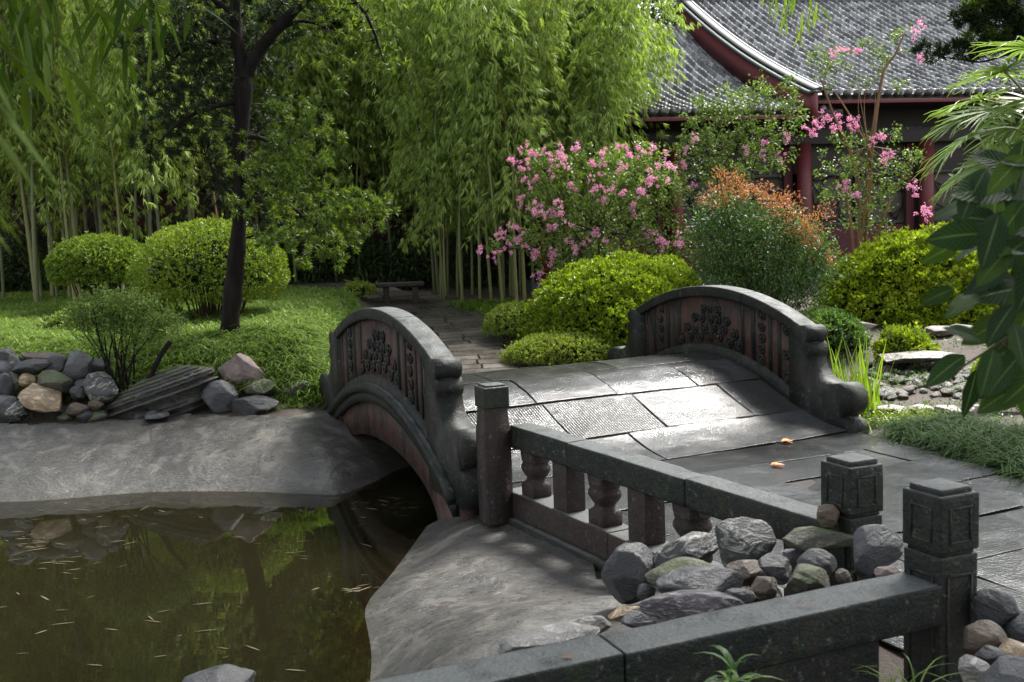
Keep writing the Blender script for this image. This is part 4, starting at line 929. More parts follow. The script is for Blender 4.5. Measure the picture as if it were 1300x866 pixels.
VB = [bamboo(i, h, z, nl, LM['bamboo'], ln, sp) for i, (h, z, nl, ln, sp) in enumerate(((8.2, 2.4, 6500, 1.0, 1.1), (7.4, 2.0, 6500, .7, 1.2), (8.8, 2.8, 6500, 1.2, 1.0), (6.4, 1.6, 5500, .9, 1.2), (7.8, 3.1, 6000, .5, 1.0)))]
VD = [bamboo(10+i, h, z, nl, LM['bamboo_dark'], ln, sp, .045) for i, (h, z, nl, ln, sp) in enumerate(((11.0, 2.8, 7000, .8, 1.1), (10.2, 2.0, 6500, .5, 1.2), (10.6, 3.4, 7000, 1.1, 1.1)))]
def plant_bamboo(var, x, y, label, group, rz_, sc_=1.0):
    t = thing('bamboo', label, 'bamboo', (x, y, gz(x, y)), group); t.rotation_euler = (random.uniform(-.03, .03), random.uniform(-.035, .035), rz_); t.scale = (sc_,)*3
    put('culm', var[0], t); put('foliage', var[1], t); put('branch', var[2], t)
rb = random.Random(11); rb_ = np.random.default_rng(12)
def scatter(nm, cnt, xr, yr, vars_, label, group, smin=.85, smax=1.1, avoid=None):
    k = 0; g_ = 0
    while k < cnt and g_ < 4000:
        g_ += 1; x = rb.uniform(*xr); y = rb.uniform(*yr)
        if avoid and avoid(x, y): continue
        plant_bamboo(vars_[k % len(vars_)], x, y, label, group, rb.uniform(0, 6.28), rb.uniform(smin, smax)); k += 1
onpath = lambda x, y: np.min(np.hypot(cl3[:, 0]-x, cl3[:, 1]-y)) < 1.25
scatter('R', 36, (-1.7, 1.75), (19.6, 22.6), VB, 'slender yellow green bamboo with a bare lower stem and drooping crown behind the crape myrtle', 'bamboos of the bright clump behind the crape myrtle', avoid=onpath)
scatter('F', 3, (1.7, 2.15), (20.4, 21.6), [VB[3], VB[1]], 'short leafy bamboo arching in front of the left end of the tiled roof', 'bamboos arching beside the temple roof', .9, 1.05)
scatter('M', 18, (-6.2, -1.6), (23.2, 26.0), VB[:3]+VD, 'shaded bamboo standing behind the stone bench and garden path', 'bamboos behind the stone bench')
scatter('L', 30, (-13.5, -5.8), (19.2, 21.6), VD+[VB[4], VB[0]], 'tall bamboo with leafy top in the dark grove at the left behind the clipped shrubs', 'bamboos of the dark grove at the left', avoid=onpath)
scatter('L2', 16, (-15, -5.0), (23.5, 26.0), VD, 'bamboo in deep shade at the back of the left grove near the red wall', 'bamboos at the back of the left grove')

n = 60000; x = rb_.uniform(-17, .5, n); y = rb_.uniform(22.6, 26.3, n); k_ = (y > 23.4) | (x < -6.8); x, y = x[k_], y[k_]; n = len(x)
z = gfull(x, y)[0]+rb_.uniform(0, 1, n)**1.4*(.5+.9*(pnoise(np.stack([x, y, x*0], 1), 1.1, 2)+.6).clip(.1, 1.5))*1.5
V, F = leaves(np.stack([x, y, z], 1), rdir(n, -.2), rb_.uniform(.12, .24, n), rb_.uniform(.03, .05, n), .2, .3); single('undergrowth', V, F, LM['far'], 'dark leafy undergrowth along the foot of the garden wall behind the bamboo', 'undergrowth', kind='stuff')
# ---------------------------------------------------------------- broadleaf trees closing the view behind the walls
def far_tree(idx, Hh, R_):
    r = np.random.default_rng(300+idx); tr = MB(); v, f = tube([(0, 0, -.2), (.1, 0, Hh*.3), (-.1, .1, Hh*.6), (0, 0, Hh*.85)], [.28, .22, .14, .05], 9); tr.add(v, f); PP = []
    for k in range(34):
        a = r.uniform(0, 6.28); z = Hh*r.uniform(.08, .98); rr = R_*math.sqrt(max(.05, 1-((z/Hh-.55)/.55)**2))*r.uniform(.35, 1); c = np.array([rr*math.cos(a), rr*math.sin(a), z])
        v, f = tube([(0, 0, z*.7), c*[.5, .5, 1]-[0, 0, .3], c], [.08, .05, .02], 5); tr.add(v, f); m = 420; PP.append(c+r.normal(0, .62, (m, 3))*[1, 1, .75])
    PP = np.concatenate(PP); n = len(PP); V, F = leaves(PP, rdir(n, -.3), r.uniform(.16, .30, n), r.uniform(.08, .14, n), .2, .2); v, f = tr.out()
    return mesh_np('trunk', v, f, BARK, True), mesh_np('crown', V, F, LM['far'])
FTs = [far_tree(i, h, r_) for i, (h, r_) in enumerate(((15, 3.6), (17, 4.0), (16, 3.4)))]
for k, x in enumerate((3.4, -20, -16.2, -12.6, -9, -5.6, -2.2, 1.2, -18, -10.8, -4, -14.5, -7.3, -.5, -19, -16.8, -13.6, -11.6, -8.2, -6.3, -3, .4, -1.6)):
    t = thing('broadleaf_tree', 'dark broadleaf tree closing the view behind the garden wall', 'tree', (x, (36 if x > 3 else 29.5)+(k % 3)*1.1+(k > 7)*2+(k > 13)*2.2, 1.0), 'dark trees behind the garden wall'); t.rotation_euler = (0, 0, k*1.3)
    put('trunk', FTs[k % 3][0], t); put('crown', FTs[k % 3][1], t)

def shade_tree(x, y, Hh, R_, zc, seed, label, off=(0, 0)):  # trees outside the view, added to shade the foreground and block sky light
    r = np.random.default_rng(seed); t = thing('added_shade_tree', label, 'tree', (x, y, -.1), 'unseen trees added outside the view to shade the foreground'); mb = MB(); v, f = tube(smooth_path([(0, 0, -.3), (.15, .1, Hh*.3), (-.1, .2, Hh*.55), (0, 0, Hh*.8)], 5), np.linspace(.30, .08, 16), 10); mb.add(v, f); PP = []
    for k in range(60):
        d = unit(r.normal(0, 1, 3)); c_ = np.array([off[0], off[1], zc])+d*np.array([R_, R_, R_*.55])*r.uniform(.2, 1)**.5
        v, f = tube(smooth_path([(0, 0, zc*.62), c_*.55+[0, 0, zc*.3], c_], 4), np.linspace(.07, .015, 9), 5); mb.add(v, f); PP.append(c_+r.normal(0, .55, (230, 3))*[1, 1, .7])
    PP = np.concatenate(PP); n = len(PP); V, F = leaves(PP, rdir(n, -.2), r.uniform(.10, .18, n), r.uniform(.05, .08, n), .2, .2); v, f = mb.out(); part(t, 'trunk', v, f, BARK, True, world=False); part(t, 'crown', V, F, LM['far'], world=False)
shade_tree(7.6, 5.2, 9, 4.8, 8.6, 701, 'unseen leaning tree added right of the view to shade path and balustrades', (-4.2, 2.4))
shade_tree(4.6, -2.5, 12, 4.6, 8.5, 702, 'unseen tree added behind the viewer to block sky light, nearest of the two behind')
shade_tree(-5.5, -3.5, 12, 4.8, 8.5, 703, 'unseen tree added behind the viewer to block sky light on the pond side')

# ---------------------------------------------------------------- clipped domes
def dome(name, label, c, rx, ry, rz_, n, lm, ll, lw, group=None, cat_='shrub', low=-.15, stems=14, stemh=.5, rough=.07, zc=None, seed=1, freq=2.4):
    """c = ground point; the clipped head is an uneven ellipsoid of small leaves on many thin stems"""
    t = thing(name, label, cat_, c, group); zc = zc if zc is not None else rz_*.45
    r = np.random.default_rng(seed); d = unit(r.normal(0, 1, (n*2, 3))); d = d[d[:, 2] > low][:n]; n = len(d)
    off = r.uniform(-9, 9, 3); bump = 1+rough*pnoise(d+off, freq, 3); dep = r.uniform(0, 1, n)**2.2*.16
    # leaves sit in little shoots at the clipped surface
    kk = 7; m_ = n//kk; d = d[:m_]; dep = dep[:m_]; bump = bump[:m_]
    Q = d*np.array([rx, ry, rz_])*(bump+rough*.35*pnoise(d*4+off, freq*3, 2)-dep)[:, None]; Q[:, 2] += zc; ax = unit(unit(d*[1/rx, 1/ry, 1/rz_]*rz_)+r.normal(0, .30, (m_, 3))+[0, 0, .45])
    P = np.repeat(Q, kk, 0)+r.normal(0, ll*.25, (m_*kk, 3)); A = unit(np.repeat(ax, kk, 0)*.75+r.normal(0, .62, (m_*kk, 3))); n = m_*kk
    V, F = leaves(P, A, r.uniform(.7, 1.2, n)*ll*1.15, r.uniform(.8, 1.2, n)*lw*1.15, .3, 0, .5); V0, F0 = V, F
    js = r.integers(0, m_, max(20, m_//60)); tips = Q[js]+ax[js]*r.uniform(.04, .12, (len(js), 1)); Pq = np.concatenate([np.repeat(Q[js], 4, 0)+np.repeat(tips-Q[js], 4, 0)*r.uniform(.2, 1, (len(js)*4, 1)), np.repeat(tips, 3, 0)]); V, F = leaves(Pq, unit(rdir(len(Pq))*.6+[0, 0, .6]), ll*1.2, lw*1.1, .3, 0, .5); V, F = cat((V0, F0), (V, F)); part(t, 'foliage', V, F, lm, world=False)
    mb = MB()
    for k in range(stems):
        a = r.uniform(0, 6.28); q = r.uniform(.05, .5); e = np.array([rx*q*1.45*math.cos(a), ry*q*1.45*math.sin(a), zc+rz_*.45]); b_ = np.array([rx*q*.7*math.cos(a), ry*q*.7*math.sin(a), -.05])
        v, f = tube(smooth_path([b_, (b_+e)/2+r.normal(0, .03, 3), e], 4), np.linspace(.016, .006, 9), 5); mb.add(v, f)
    v, f = mb.out(); part(t, 'stems', v, f, TWIG, world=False)
    # dense twigs inside the head; its shade is put into the dark leaf colour
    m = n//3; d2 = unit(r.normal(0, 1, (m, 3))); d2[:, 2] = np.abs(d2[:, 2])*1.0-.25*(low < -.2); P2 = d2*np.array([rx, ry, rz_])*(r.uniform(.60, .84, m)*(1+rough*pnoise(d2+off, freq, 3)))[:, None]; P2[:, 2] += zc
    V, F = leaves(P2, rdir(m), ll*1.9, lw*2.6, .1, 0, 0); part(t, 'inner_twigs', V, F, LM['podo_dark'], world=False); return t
S = lambda px, Y: Y/FPX*px
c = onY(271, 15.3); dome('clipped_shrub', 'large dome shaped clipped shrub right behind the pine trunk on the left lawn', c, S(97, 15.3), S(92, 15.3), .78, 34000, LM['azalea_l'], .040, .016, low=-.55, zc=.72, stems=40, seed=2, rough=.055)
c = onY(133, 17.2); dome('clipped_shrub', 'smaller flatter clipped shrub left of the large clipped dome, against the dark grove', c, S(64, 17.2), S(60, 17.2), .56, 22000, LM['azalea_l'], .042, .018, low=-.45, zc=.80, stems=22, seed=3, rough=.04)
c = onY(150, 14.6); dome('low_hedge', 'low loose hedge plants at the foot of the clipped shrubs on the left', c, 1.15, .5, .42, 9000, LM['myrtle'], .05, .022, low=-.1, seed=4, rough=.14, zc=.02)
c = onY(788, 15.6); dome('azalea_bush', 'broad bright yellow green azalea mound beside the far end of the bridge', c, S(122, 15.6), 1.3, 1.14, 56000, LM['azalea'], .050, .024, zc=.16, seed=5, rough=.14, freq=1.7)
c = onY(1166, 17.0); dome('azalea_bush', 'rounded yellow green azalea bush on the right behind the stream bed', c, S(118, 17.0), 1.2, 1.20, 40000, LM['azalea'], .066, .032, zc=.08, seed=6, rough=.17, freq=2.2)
c = onY(655, 16.2); dome('low_shrub', 'low soft yellowish shrub at the path edge left of the azalea mound, farther of two', c, S(40, 16.2), .8, .38, 12000, LM['low'], .028, .012, zc=.18, seed=7, rough=.09)
c = onY(712, 14.4); dome('low_shrub', 'low soft yellowish shrub spreading in front of the azalea mound by the bridge deck', c, S(76, 14.4), .55, .34, 20000, LM['low'], .028, .012, zc=.08, seed=8, rough=.10)
c = onY(1290, 12.6); dome('azalea_bush', 'small azalea at the right picture edge above the stream stones', c, .48, .4, .42, 6000, LM['azalea'], .045, .02, zc=.2, seed=9, rough=.12)
c = onY(1280, 19.0); dome('azalea_bush', 'dull green bush behind the rounded azalea at the right edge, under the palm', c, .9, .7, .9, 9000, LM['myrtle'], .05, .022, zc=.5, seed=19, rough=.12)
c = onY(1150, 13.9); dome('low_shrub', 'small sprawling azalea shoots at the stream edge below the rounded azalea', c, .36, .3, .30, 2600, LM['azalea'], .06, .026, zc=.12, seed=12, rough=.25)
c = onY(1050, 14.6); dome('low_shrub', 'dark green ferny bush at the foot of the nandina behind the bridge parapet', c, .55, .5, .42, 6000, LM['nand'], .06, .02, zc=.15, seed=13, rough=.2)
c = onY(455, 20.2); dome('low_shrub', 'tiny yellow green shrub by the turn of the garden path', c, .34, .3, .2, 1800, LM['low'], .05, .02, zc=.1, seed=14, rough=.2)

# ---------------------------------------------------------------- shrubs and trees shaped from leaf clouds
def cloud(blobs, per, sub, r):
    """blobs (centre, radius, weight); leaves gather on twig tips inside each blob"""
    PP = []; TT = []
    for c_, R_, w_ in blobs:
        k = max(3, int(sub*w_)); d = unit(r.normal(0, 1, (k, 3)))*(r.uniform(.15, 1, (k, 1))**.6); T_ = np.array(c_)+d*np.array(R_); TT.append(T_)
        m = max(4, int(per)); PP.append((np.repeat(T_, m, 0), np.repeat(unit(d+[0, 0, .35]), m, 0)))
    return np.concatenate([p[0] for p in PP]), np.concatenate([p[1] for p in PP]), np.concatenate(TT)
def px_blobs(L, Y, k=1.0):
    out = []
    for b in L:
        px, py, rr = b[:3]; dy = b[3] if len(b) > 3 else 0; wt = b[4] if len(b) > 4 else 1; p = aty(px, py, Y+dy); R_ = rr*(Y+dy)/FPX*k; out.append((p, (R_, R_*.9, R_*.85), wt*(rr/35)**2))
    return out
def limbs(parent, base, tips, m, r0=.03, name='branch', sag=.15, seg=6, fork=.45, mx=60):
    mb = MB(); r = np.random.default_rng(5)
    for i, t in enumerate(tips[:mx]):
        b_ = np.array(base); mid = b_+(t-b_)*fork+r.normal(0, .06, 3)+[0, 0, .12*np.linalg.norm(t-b_)*sag*3]
        v, f = tube(smooth_path([b_, mid, t], 5), np.linspace(r0, r0*.2, 11), seg); mb.add(v, f)
    v, f = mb.out(); return part(parent, name, v, f, m, True)

# the dark podocarpus on the left lawn
YT = 13.3; tb = onY(293, 13.4); tb[2] = gz(tb[0], 13.4); YT = 13.4; print('pine base', tb)
POD = thing('podocarpus_tree', 'dark leaning podocarpus tree with black wet trunk rising in front of the clipped dome', 'tree', tb)
tk = [(291, 442, 17), (292, 424, 13.5), (295, 395, 11.5), (297, 360, 11), (301, 325, 10.5), (304, 290, 9.5), (306, 240, 8.5), (304, 195, 8), (308, 150, 9.5), (310, 110, 11.5), (306, 80, 8), (300, 40, 7), (298, 0, 6.5), (300, -60, 5), (296, -130, 3)]
LIMB = []
def pxtube(L, Y, m, parent, name, seg=12, dy=None):
    P = [aty(a, b, Y+(dy[i] if dy else 0)) for i, (a, b, r_) in enumerate(L)]; P3 = smooth_path(P, 5); R3 = np.interp(np.linspace(0, 1, len(P3)), np.linspace(0, 1, len(L)), [r_*Y/FPX for _, _, r_ in L])
    P3 = P3+.018*pnoise(P3, 4, 2)[:, None]; LIMB.append(P3); R3 = R3*(1+.10*pnoise(P3*3, 3, 2)); v, f = tube(P3, R3, seg); return part(parent, name, v, f, m, True)
pxtube(tk, YT, BARK_DARK, POD, 'trunk', 16)
for L, dy in (([(309, 100, 9), (330, 62, 8), (352, 36, 7), (392, -6, 6), (440, -60, 4)], [0, 0, 0, .1, .2]), ([(345, 42, 2.6), (385, 26, 2.2), (422, 40, 1.6), (436, 78, 1.0)], [0, .1, .2, .2]), ([(430, -20, 3), (460, 10, 2.4), (476, 42, 1.8), (488, 80, 1)], None),
              ([(305, 128, 4), (268, 136, 3), (232, 152, 2.4), (205, 178, 1.2)], [0, -.2, -.3, -.4]), ([(306, 170, 4), (340, 178, 3.2), (372, 200, 2.6), (404, 232, 2), (440, 262, 1.4), (474, 276, .8)], [0, -.2, -.4, -.5, -.5, -.5]), ([(304, 215, 3.4), (335, 240, 2.6), (372, 262, 2), (404, 292, 1.2)], [0, -.1, -.3, -.3]),
              ([(302, 60, 4), (270, 52, 3), (236, 62, 2), (205, 92, 1)], [0, .2, .3, .4]), ([(300, 20, 4), (262, -6, 3), (226, -20, 2)], None), ([(303, 250, 2.4), (280, 228, 1.8), (262, 196, 1)], None)):
    pxtube(L, YT, BARK_DARK, POD, 'branch', 7, dy)
def rosettes(P, A, k, L, W, r, spread=.9):
    n = len(P); PP = np.repeat(P, k, 0)+r.normal(0, .012, (n*k, 3)); AA = unit(np.repeat(A, k, 0)*.55+r.normal(0, spread*.62, (n*k, 3))); return leaves(PP, AA, r.uniform(.7, 1.15, n*k)*L, W, .15, .1, .4)
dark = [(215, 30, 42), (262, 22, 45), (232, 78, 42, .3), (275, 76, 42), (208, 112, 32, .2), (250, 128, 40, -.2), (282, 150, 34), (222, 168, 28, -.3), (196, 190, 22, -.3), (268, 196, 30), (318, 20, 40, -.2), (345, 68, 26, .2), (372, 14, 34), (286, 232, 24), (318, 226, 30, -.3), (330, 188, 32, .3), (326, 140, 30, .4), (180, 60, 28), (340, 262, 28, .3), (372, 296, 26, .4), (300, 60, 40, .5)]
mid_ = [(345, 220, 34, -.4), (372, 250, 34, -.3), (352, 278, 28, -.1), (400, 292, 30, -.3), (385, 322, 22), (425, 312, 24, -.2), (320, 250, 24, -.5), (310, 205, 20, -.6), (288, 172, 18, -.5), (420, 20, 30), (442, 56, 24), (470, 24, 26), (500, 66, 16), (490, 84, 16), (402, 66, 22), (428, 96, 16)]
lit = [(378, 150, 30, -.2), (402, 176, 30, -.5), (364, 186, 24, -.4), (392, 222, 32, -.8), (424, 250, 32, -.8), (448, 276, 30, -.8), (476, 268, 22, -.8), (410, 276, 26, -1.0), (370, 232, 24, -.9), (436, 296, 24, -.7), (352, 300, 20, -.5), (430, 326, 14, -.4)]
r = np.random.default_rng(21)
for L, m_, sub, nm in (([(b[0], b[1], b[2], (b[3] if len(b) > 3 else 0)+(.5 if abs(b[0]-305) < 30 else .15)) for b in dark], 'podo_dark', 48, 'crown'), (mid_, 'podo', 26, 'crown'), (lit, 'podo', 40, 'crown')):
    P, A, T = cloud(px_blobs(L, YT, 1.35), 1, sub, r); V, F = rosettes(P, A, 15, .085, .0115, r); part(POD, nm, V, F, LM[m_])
    mb = MB(); LP = np.concatenate(LIMB)
    for t_ in T[::6]:
        q_ = LP[np.argmin(np.linalg.norm(LP-t_, axis=1)+.3*np.maximum(0, LP[:, 2]-t_[2]))]; v, f = tube(smooth_path([q_, (q_+t_)/2+r.normal(0, .05, 3)+[0, 0, .06], t_], 4), np.linspace(.010, .003, 9), 4); mb.add(v, f)
    v, f = mb.out(); part(POD, 'twigs', v, f, BARK_DARK, True)

# crape myrtles
def flower_variants():
    out = []
    for k in range(4):
        r = np.random.default_rng(60+k); n = 120; cs = r.normal(0, 1, (6, 3))*np.array([.045, .045, .075]); P = cs[r.integers(0, 6, n)]+r.normal(0, .020, (n, 3)); d = unit(P+r.normal(0, .04, (n, 3))); V, F = leaves(P, d, r.uniform(.022, .038, n), r.uniform(.018, .032, n), .6, .2, 0); out.append(mesh_np('flower_cluster', V, F, LM['petal']))
    return out
FLV = flower_variants()
def myrtle(name, label, basep, blobs, Y, flowers, nsub, per, stems, bark, ll=.070, lw=.040, seed=1, stem_r=.022, group=None):
    t = thing(name, label, 'tree', basep, group); r = np.random.default_rng(seed); B = px_blobs(blobs, Y, 1.1); P, A, T = cloud(B, per, nsub*.85, r); n = len(P)
    P = P+r.normal(0, .045, (n, 3)); A = unit(A*.5+r.normal(0, .6, (n, 3))); V, F = leaves(P, A, r.uniform(.7, 1.2, n)*ll, lw, .3, .2, 1.0); part(t, 'foliage', V, F, LM['myrtle'])
    mb = MB()
    for i, st in enumerate(stems):
        q = [aty(a, b, Y+dy) for a, b, dy in st]; q[0] = np.array(basep)+r.normal(0, .06, 3)*[1, 1, 0]; P3 = smooth_path(q, 5); v, f = tube(P3, np.linspace(stem_r, stem_r*.35, len(P3)), 8); mb.add(v, f)
    v, f = mb.out(); part(t, 'stems', v, f, bark, True); limbs(t, np.array([b[0] for b in B]).mean(0)-[0, 0, .3], T[::12], bark, .009, 'branch', .1, 4, mx=140)
    for k, (a, b, s_) in enumerate(flowers):
        o = put('flower_cluster', FLV[k % 4], t); q = aty(a, b, Y-.35-.25*random.random()); o.location = Vector([float(v) for v in (q-np.array(basep))]); o.scale = (s_, s_, s_); o.rotation_euler = (random.uniform(-.8, .8), random.uniform(-.8, .8), random.uniform(0, 6))
    return t
fl = [(660, 195), (668, 188), (678, 196), (690, 190), (700, 200), (652, 208), (712, 192), (705, 212), (716, 202), (724, 208), (655, 215), (668, 205), (735, 196), (700, 222), (684, 224), (676, 228), (708, 190), (648, 204), (760, 190), (770, 186), (782, 192), (792, 186), (800, 200), (812, 190), (790, 214), (764, 206), (752, 204), (745, 226), (760, 222), (775, 240), (790, 250), (758, 250), (770, 258), (756, 244), (700, 268), (708, 262), (690, 274), (682, 268), (668, 252), (672, 262), (662, 260), (720, 236), (702, 282), (712, 284), (640, 300), (650, 292), (656, 304), (646, 318), (634, 296), (660, 296), (612, 312), (620, 328), (668, 312), (676, 320), (684, 322), (700, 316), (706, 328), (690, 348), (702, 354), (724, 306), (732, 318), (748, 300), (754, 292), (742, 312), (768, 308), (830, 190), (838, 204), (846, 198), (828, 216), (850, 216), (820, 226), (832, 228), (848, 236), (826, 300), (838, 306), (832, 296), (856, 300), (864, 310), (870, 302), (868, 292), (848, 316), (800, 262), (806, 240), (816, 250)]
fl = [(a+random.uniform(-5, 5), b+random.uniform(-5, 5), random.uniform(.4, 1.05)) for a, b in fl for _ in range(1)]
bp = onY(765, 17.6)
myrtle('crape_myrtle', 'spreading crape myrtle covered with pink flower clusters above the azalea mound', bp, [(690, 205, 30), (720, 215, 26), (760, 215, 34), (795, 210, 34), (830, 215, 30), (700, 250, 30), (745, 250, 40), (790, 255, 40), (830, 260, 34), (660, 300, 22, 0, .7), (690, 300, 34), (735, 300, 40), (780, 305, 40), (825, 305, 34), (860, 300, 26), (632, 312, 12, 0, .6), (700, 335, 20), (740, 335, 30), (850, 240, 30)], 17.6, fl, 52, 15,
       [[(765, 380, 0), (745, 320, 0), (700, 260, -.1), (668, 210, -.2)], [(765, 380, 0), (760, 300, 0), (765, 230, 0), (762, 195, 0)], [(765, 380, 0), (790, 310, 0), (820, 250, 0), (835, 200, 0)], [(765, 380, 0), (725, 340, 0), (680, 318, -.1), (625, 316, -.2)], [(765, 380, 0), (780, 330, 0), (825, 310, 0), (865, 300, 0)], [(765, 380, 0), (740, 330, 0), (715, 290, 0), (690, 230, 0)]], TWIG, seed=31)
fl2 = [(a, b, random.uniform(.5, .9)) for a, b in ((873, 192), (880, 178), (972, 178), (1000, 176), (1022, 164), (1034, 160), (1028, 168), (968, 196), (880, 238), (950, 190), (868, 206), (992, 198))]
bp2 = onY(930, 18.6)
myrtle('crape_myrtle', 'layered green crape myrtle with few flowers in front of the lower tiled roof', bp2, [(885, 140, 22), (920, 128, 26), (955, 120, 30), (990, 122, 26), (1010, 140, 18), (880, 165, 22), (915, 160, 34), (955, 160, 36), (990, 165, 26), (870, 195, 24), (905, 195, 34), (945, 200, 36), (985, 200, 24), (920, 228, 26), (860, 225, 22)], 18.6, fl2, 50, 15,
       [[(930, 380, 0), (925, 290, 0), (905, 210, 0), (890, 150, 0)], [(930, 380, 0), (940, 290, 0), (960, 200, 0), (985, 130, 0)], [(930, 380, 0), (930, 300, 0), (930, 220, 0), (945, 140, 0)]], TWIG, seed=33)
fl3 = [(a, b, random.uniform(.6, 1.05)) for a, b in ((1062, 70), (1072, 66), (1092, 62), (1165, 38), (1168, 78), (1048, 150), (1060, 158), (1070, 152), (1082, 158), (1078, 164), (1116, 172), (1126, 200), (1130, 196), (1160, 240), (1166, 248), (1170, 270), (1176, 272), (1076, 238), (1082, 246), (1106, 180), (1124, 204))]
bp3 = onY(1090, 17.8)
myrtle('crape_myrtle', 'tall crape myrtle with two bare tan forked trunks in front of the big tiled roof', bp3, [(1040, 78, 20), (1062, 74, 20), (1048, 100, 14), (1105, 60, 16), (1122, 72, 20), (1130, 48, 12), (1146, 40, 8), (1095, 102, 16, 0, .7), (1135, 105, 14, 0, .6), (1065, 178, 16), (1090, 186, 18), (1130, 174, 16), (1145, 200, 20), (1065, 210, 26), (1100, 215, 26), (1135, 222, 24), (1060, 245, 24), (1095, 250, 26), (1130, 250, 22), (1160, 200, 14), (1085, 280, 22), (1110, 285, 22)], 17.8, fl3, 50, 13,
       [[(1090, 380, 0), (1104, 240, 0), (1106, 180, 0), (1114, 130, 0), (1121, 92, 0)], [(1090, 380, 0), (1092, 250, 0), (1078, 190, 0), (1058, 145, 0), (1042, 100, 0)], [(1090, 380, 0), (1106, 200, 0), (1120, 98, 0), (1136, 70, 0), (1148, 42, 0)], [(1090, 380, 0), (1080, 280, 0), (1066, 220, 0)], [(1090, 380, 0), (1120, 280, 0), (1150, 215, 0)]], BARK_ORANGE, ll=.055, seed=35, stem_r=.036)

# nandina: green canes with rusty tips
bn = onY(970, 15.4); NAN = thing('nandina_bush', 'tall nandina with feathery green leaves and rusty orange new tips behind the bridge parapet', 'shrub', bn); r = np.random.default_rng(41)
gb = [(915, 270, 34), (950, 280, 40), (990, 290, 40), (1020, 315, 36), (920, 310, 40), (960, 325, 44), (1000, 345, 42), (1035, 350, 30), (930, 350, 36), (970, 370, 36), (1010, 385, 30), (895, 290, 24), (1045, 320, 22), (900, 335, 24)]
P, A, T = cloud(px_blobs(gb, 15.4, 1.12), 12, 88, r); n = len(P); P = P+r.normal(0, .09, (n, 3)); V, F = leaves(P, unit(A*.3+r.normal(0, .7, (n, 3))-[0, 0, .25]), r.uniform(.05, .09, n), .026, .2, .3, 1.0); part(NAN, 'foliage', V, F, LM['nand'])
P, A, T2 = cloud(px_blobs([(910, 250, 22), (935, 240, 22), (960, 245, 22), (985, 250, 20), (1005, 265, 20), (1010, 285, 20), (1030, 290, 18), (1045, 272, 14), (1035, 305, 16), (1048, 330, 12), (980, 262, 22), (920, 225, 16)], 15.1), 11, 62, r); n = len(P); P = P+r.normal(0, .045, (n, 3)); V, F = leaves(P, unit(A+r.normal(0, .5, (n, 3))), r.uniform(.035, .07, n), .018, .2, 0, 1.0); part(NAN, 'new_shoots', V, F, LM['nand_red'])
limbs(NAN, bn, np.concatenate([T[::30], T2[::20]]), TWIG, .012, 'cane', .1, 5, mx=70)

# twiggy shrub on the far bank
bs = onY(158, 11.9); TS = thing('twiggy_shrub', 'open twiggy shrub with bare dark stems growing at the left of the slate outcrop', 'shrub', bs); r = np.random.default_rng(43)
tb_ = [(105, 396, 22), (135, 388, 26), (168, 386, 26), (198, 398, 24), (215, 412, 18), (120, 412, 22), (150, 410, 26), (182, 414, 24), (95, 408, 14), (160, 432, 20, 0, .5), (130, 434, 16, 0, .5), (196, 432, 14, 0, .5)]
P, A, T = cloud(px_blobs(tb_, 11.8, 1.1), 14, 150, r); n = len(P); P = P+r.normal(0, .03, (n, 3)); V, F = leaves(P, unit(A*.4+r.normal(0, .7, (n, 3))), r.uniform(.03, .05, n), .017, .2, 0, 1.0); part(TS, 'foliage', V, F, LM['myrtle'])
for i in range(18):
    T1 = T[r.integers(0, len(T))]; b_ = bs+[r.normal(0, .10), r.normal(0, .05), -.05]; P3 = smooth_path([b_, b_*.55+T1*.45+[0, 0, .12]+r.normal(0, .03, 3), T1], 5); v, f = tube(P3, np.linspace(.013, .004, 11), 6); part(TS, 'stem', v, f, BARK_DARK, True)
p_ = [aty(186, 490, 11.75), aty(202, 455, 11.7), aty(216, 434, 11.7)]; v, f = tube(smooth_path(p_, 5), [.03]*11, 8); part(TS, 'stub', v, f, BARK_DARK, True)

# ---------------------------------------------------------------- grasses
def blades(P, n_per, L, W, sp, r, lm, arch=.9, seg=4, upw=1.2):
    n = len(P)*n_per; B = np.repeat(P, n_per, 0)+np.concatenate([r.normal(0, sp, (n, 2)), np.zeros((n, 1))], 1); A = r.normal(0, .55, (n, 3)); A[:, 2] = upw+np.abs(A[:, 2])*.3; A = unit(A); Lh = r.uniform(.55, 1.1, n)[:, None]*L
    hor = unit(A*[1, 1, 0]); S_ = np.cross(A, [0, 0, 1.]); S_ = unit(S_); rows = []; T_ = np.linspace(0, 1, seg+1)
    for t in T_:
        c_ = B+A*Lh*t+hor*Lh*arch*.45*t*t-np.array([0, 0, 1.])*Lh*arch*.62*t**2.3; w_ = W*(1-t**2.2)*.5+.0006; rows += [c_+S_*w_, c_-S_*w_]
    V = np.stack(rows, 1).reshape(-1, 3); b = np.arange(n)*(2*(seg+1)); F = np.concatenate([np.stack([b+2*i, b+2*i+1, b+2*i+3, b+2*i+2], 1) for i in range(seg)]); return V, F
def stuff(name, V, F, m, label): return single(name, V, F, m, label, 'ground cover', kind='stuff')
r = np.random.default_rng(51)
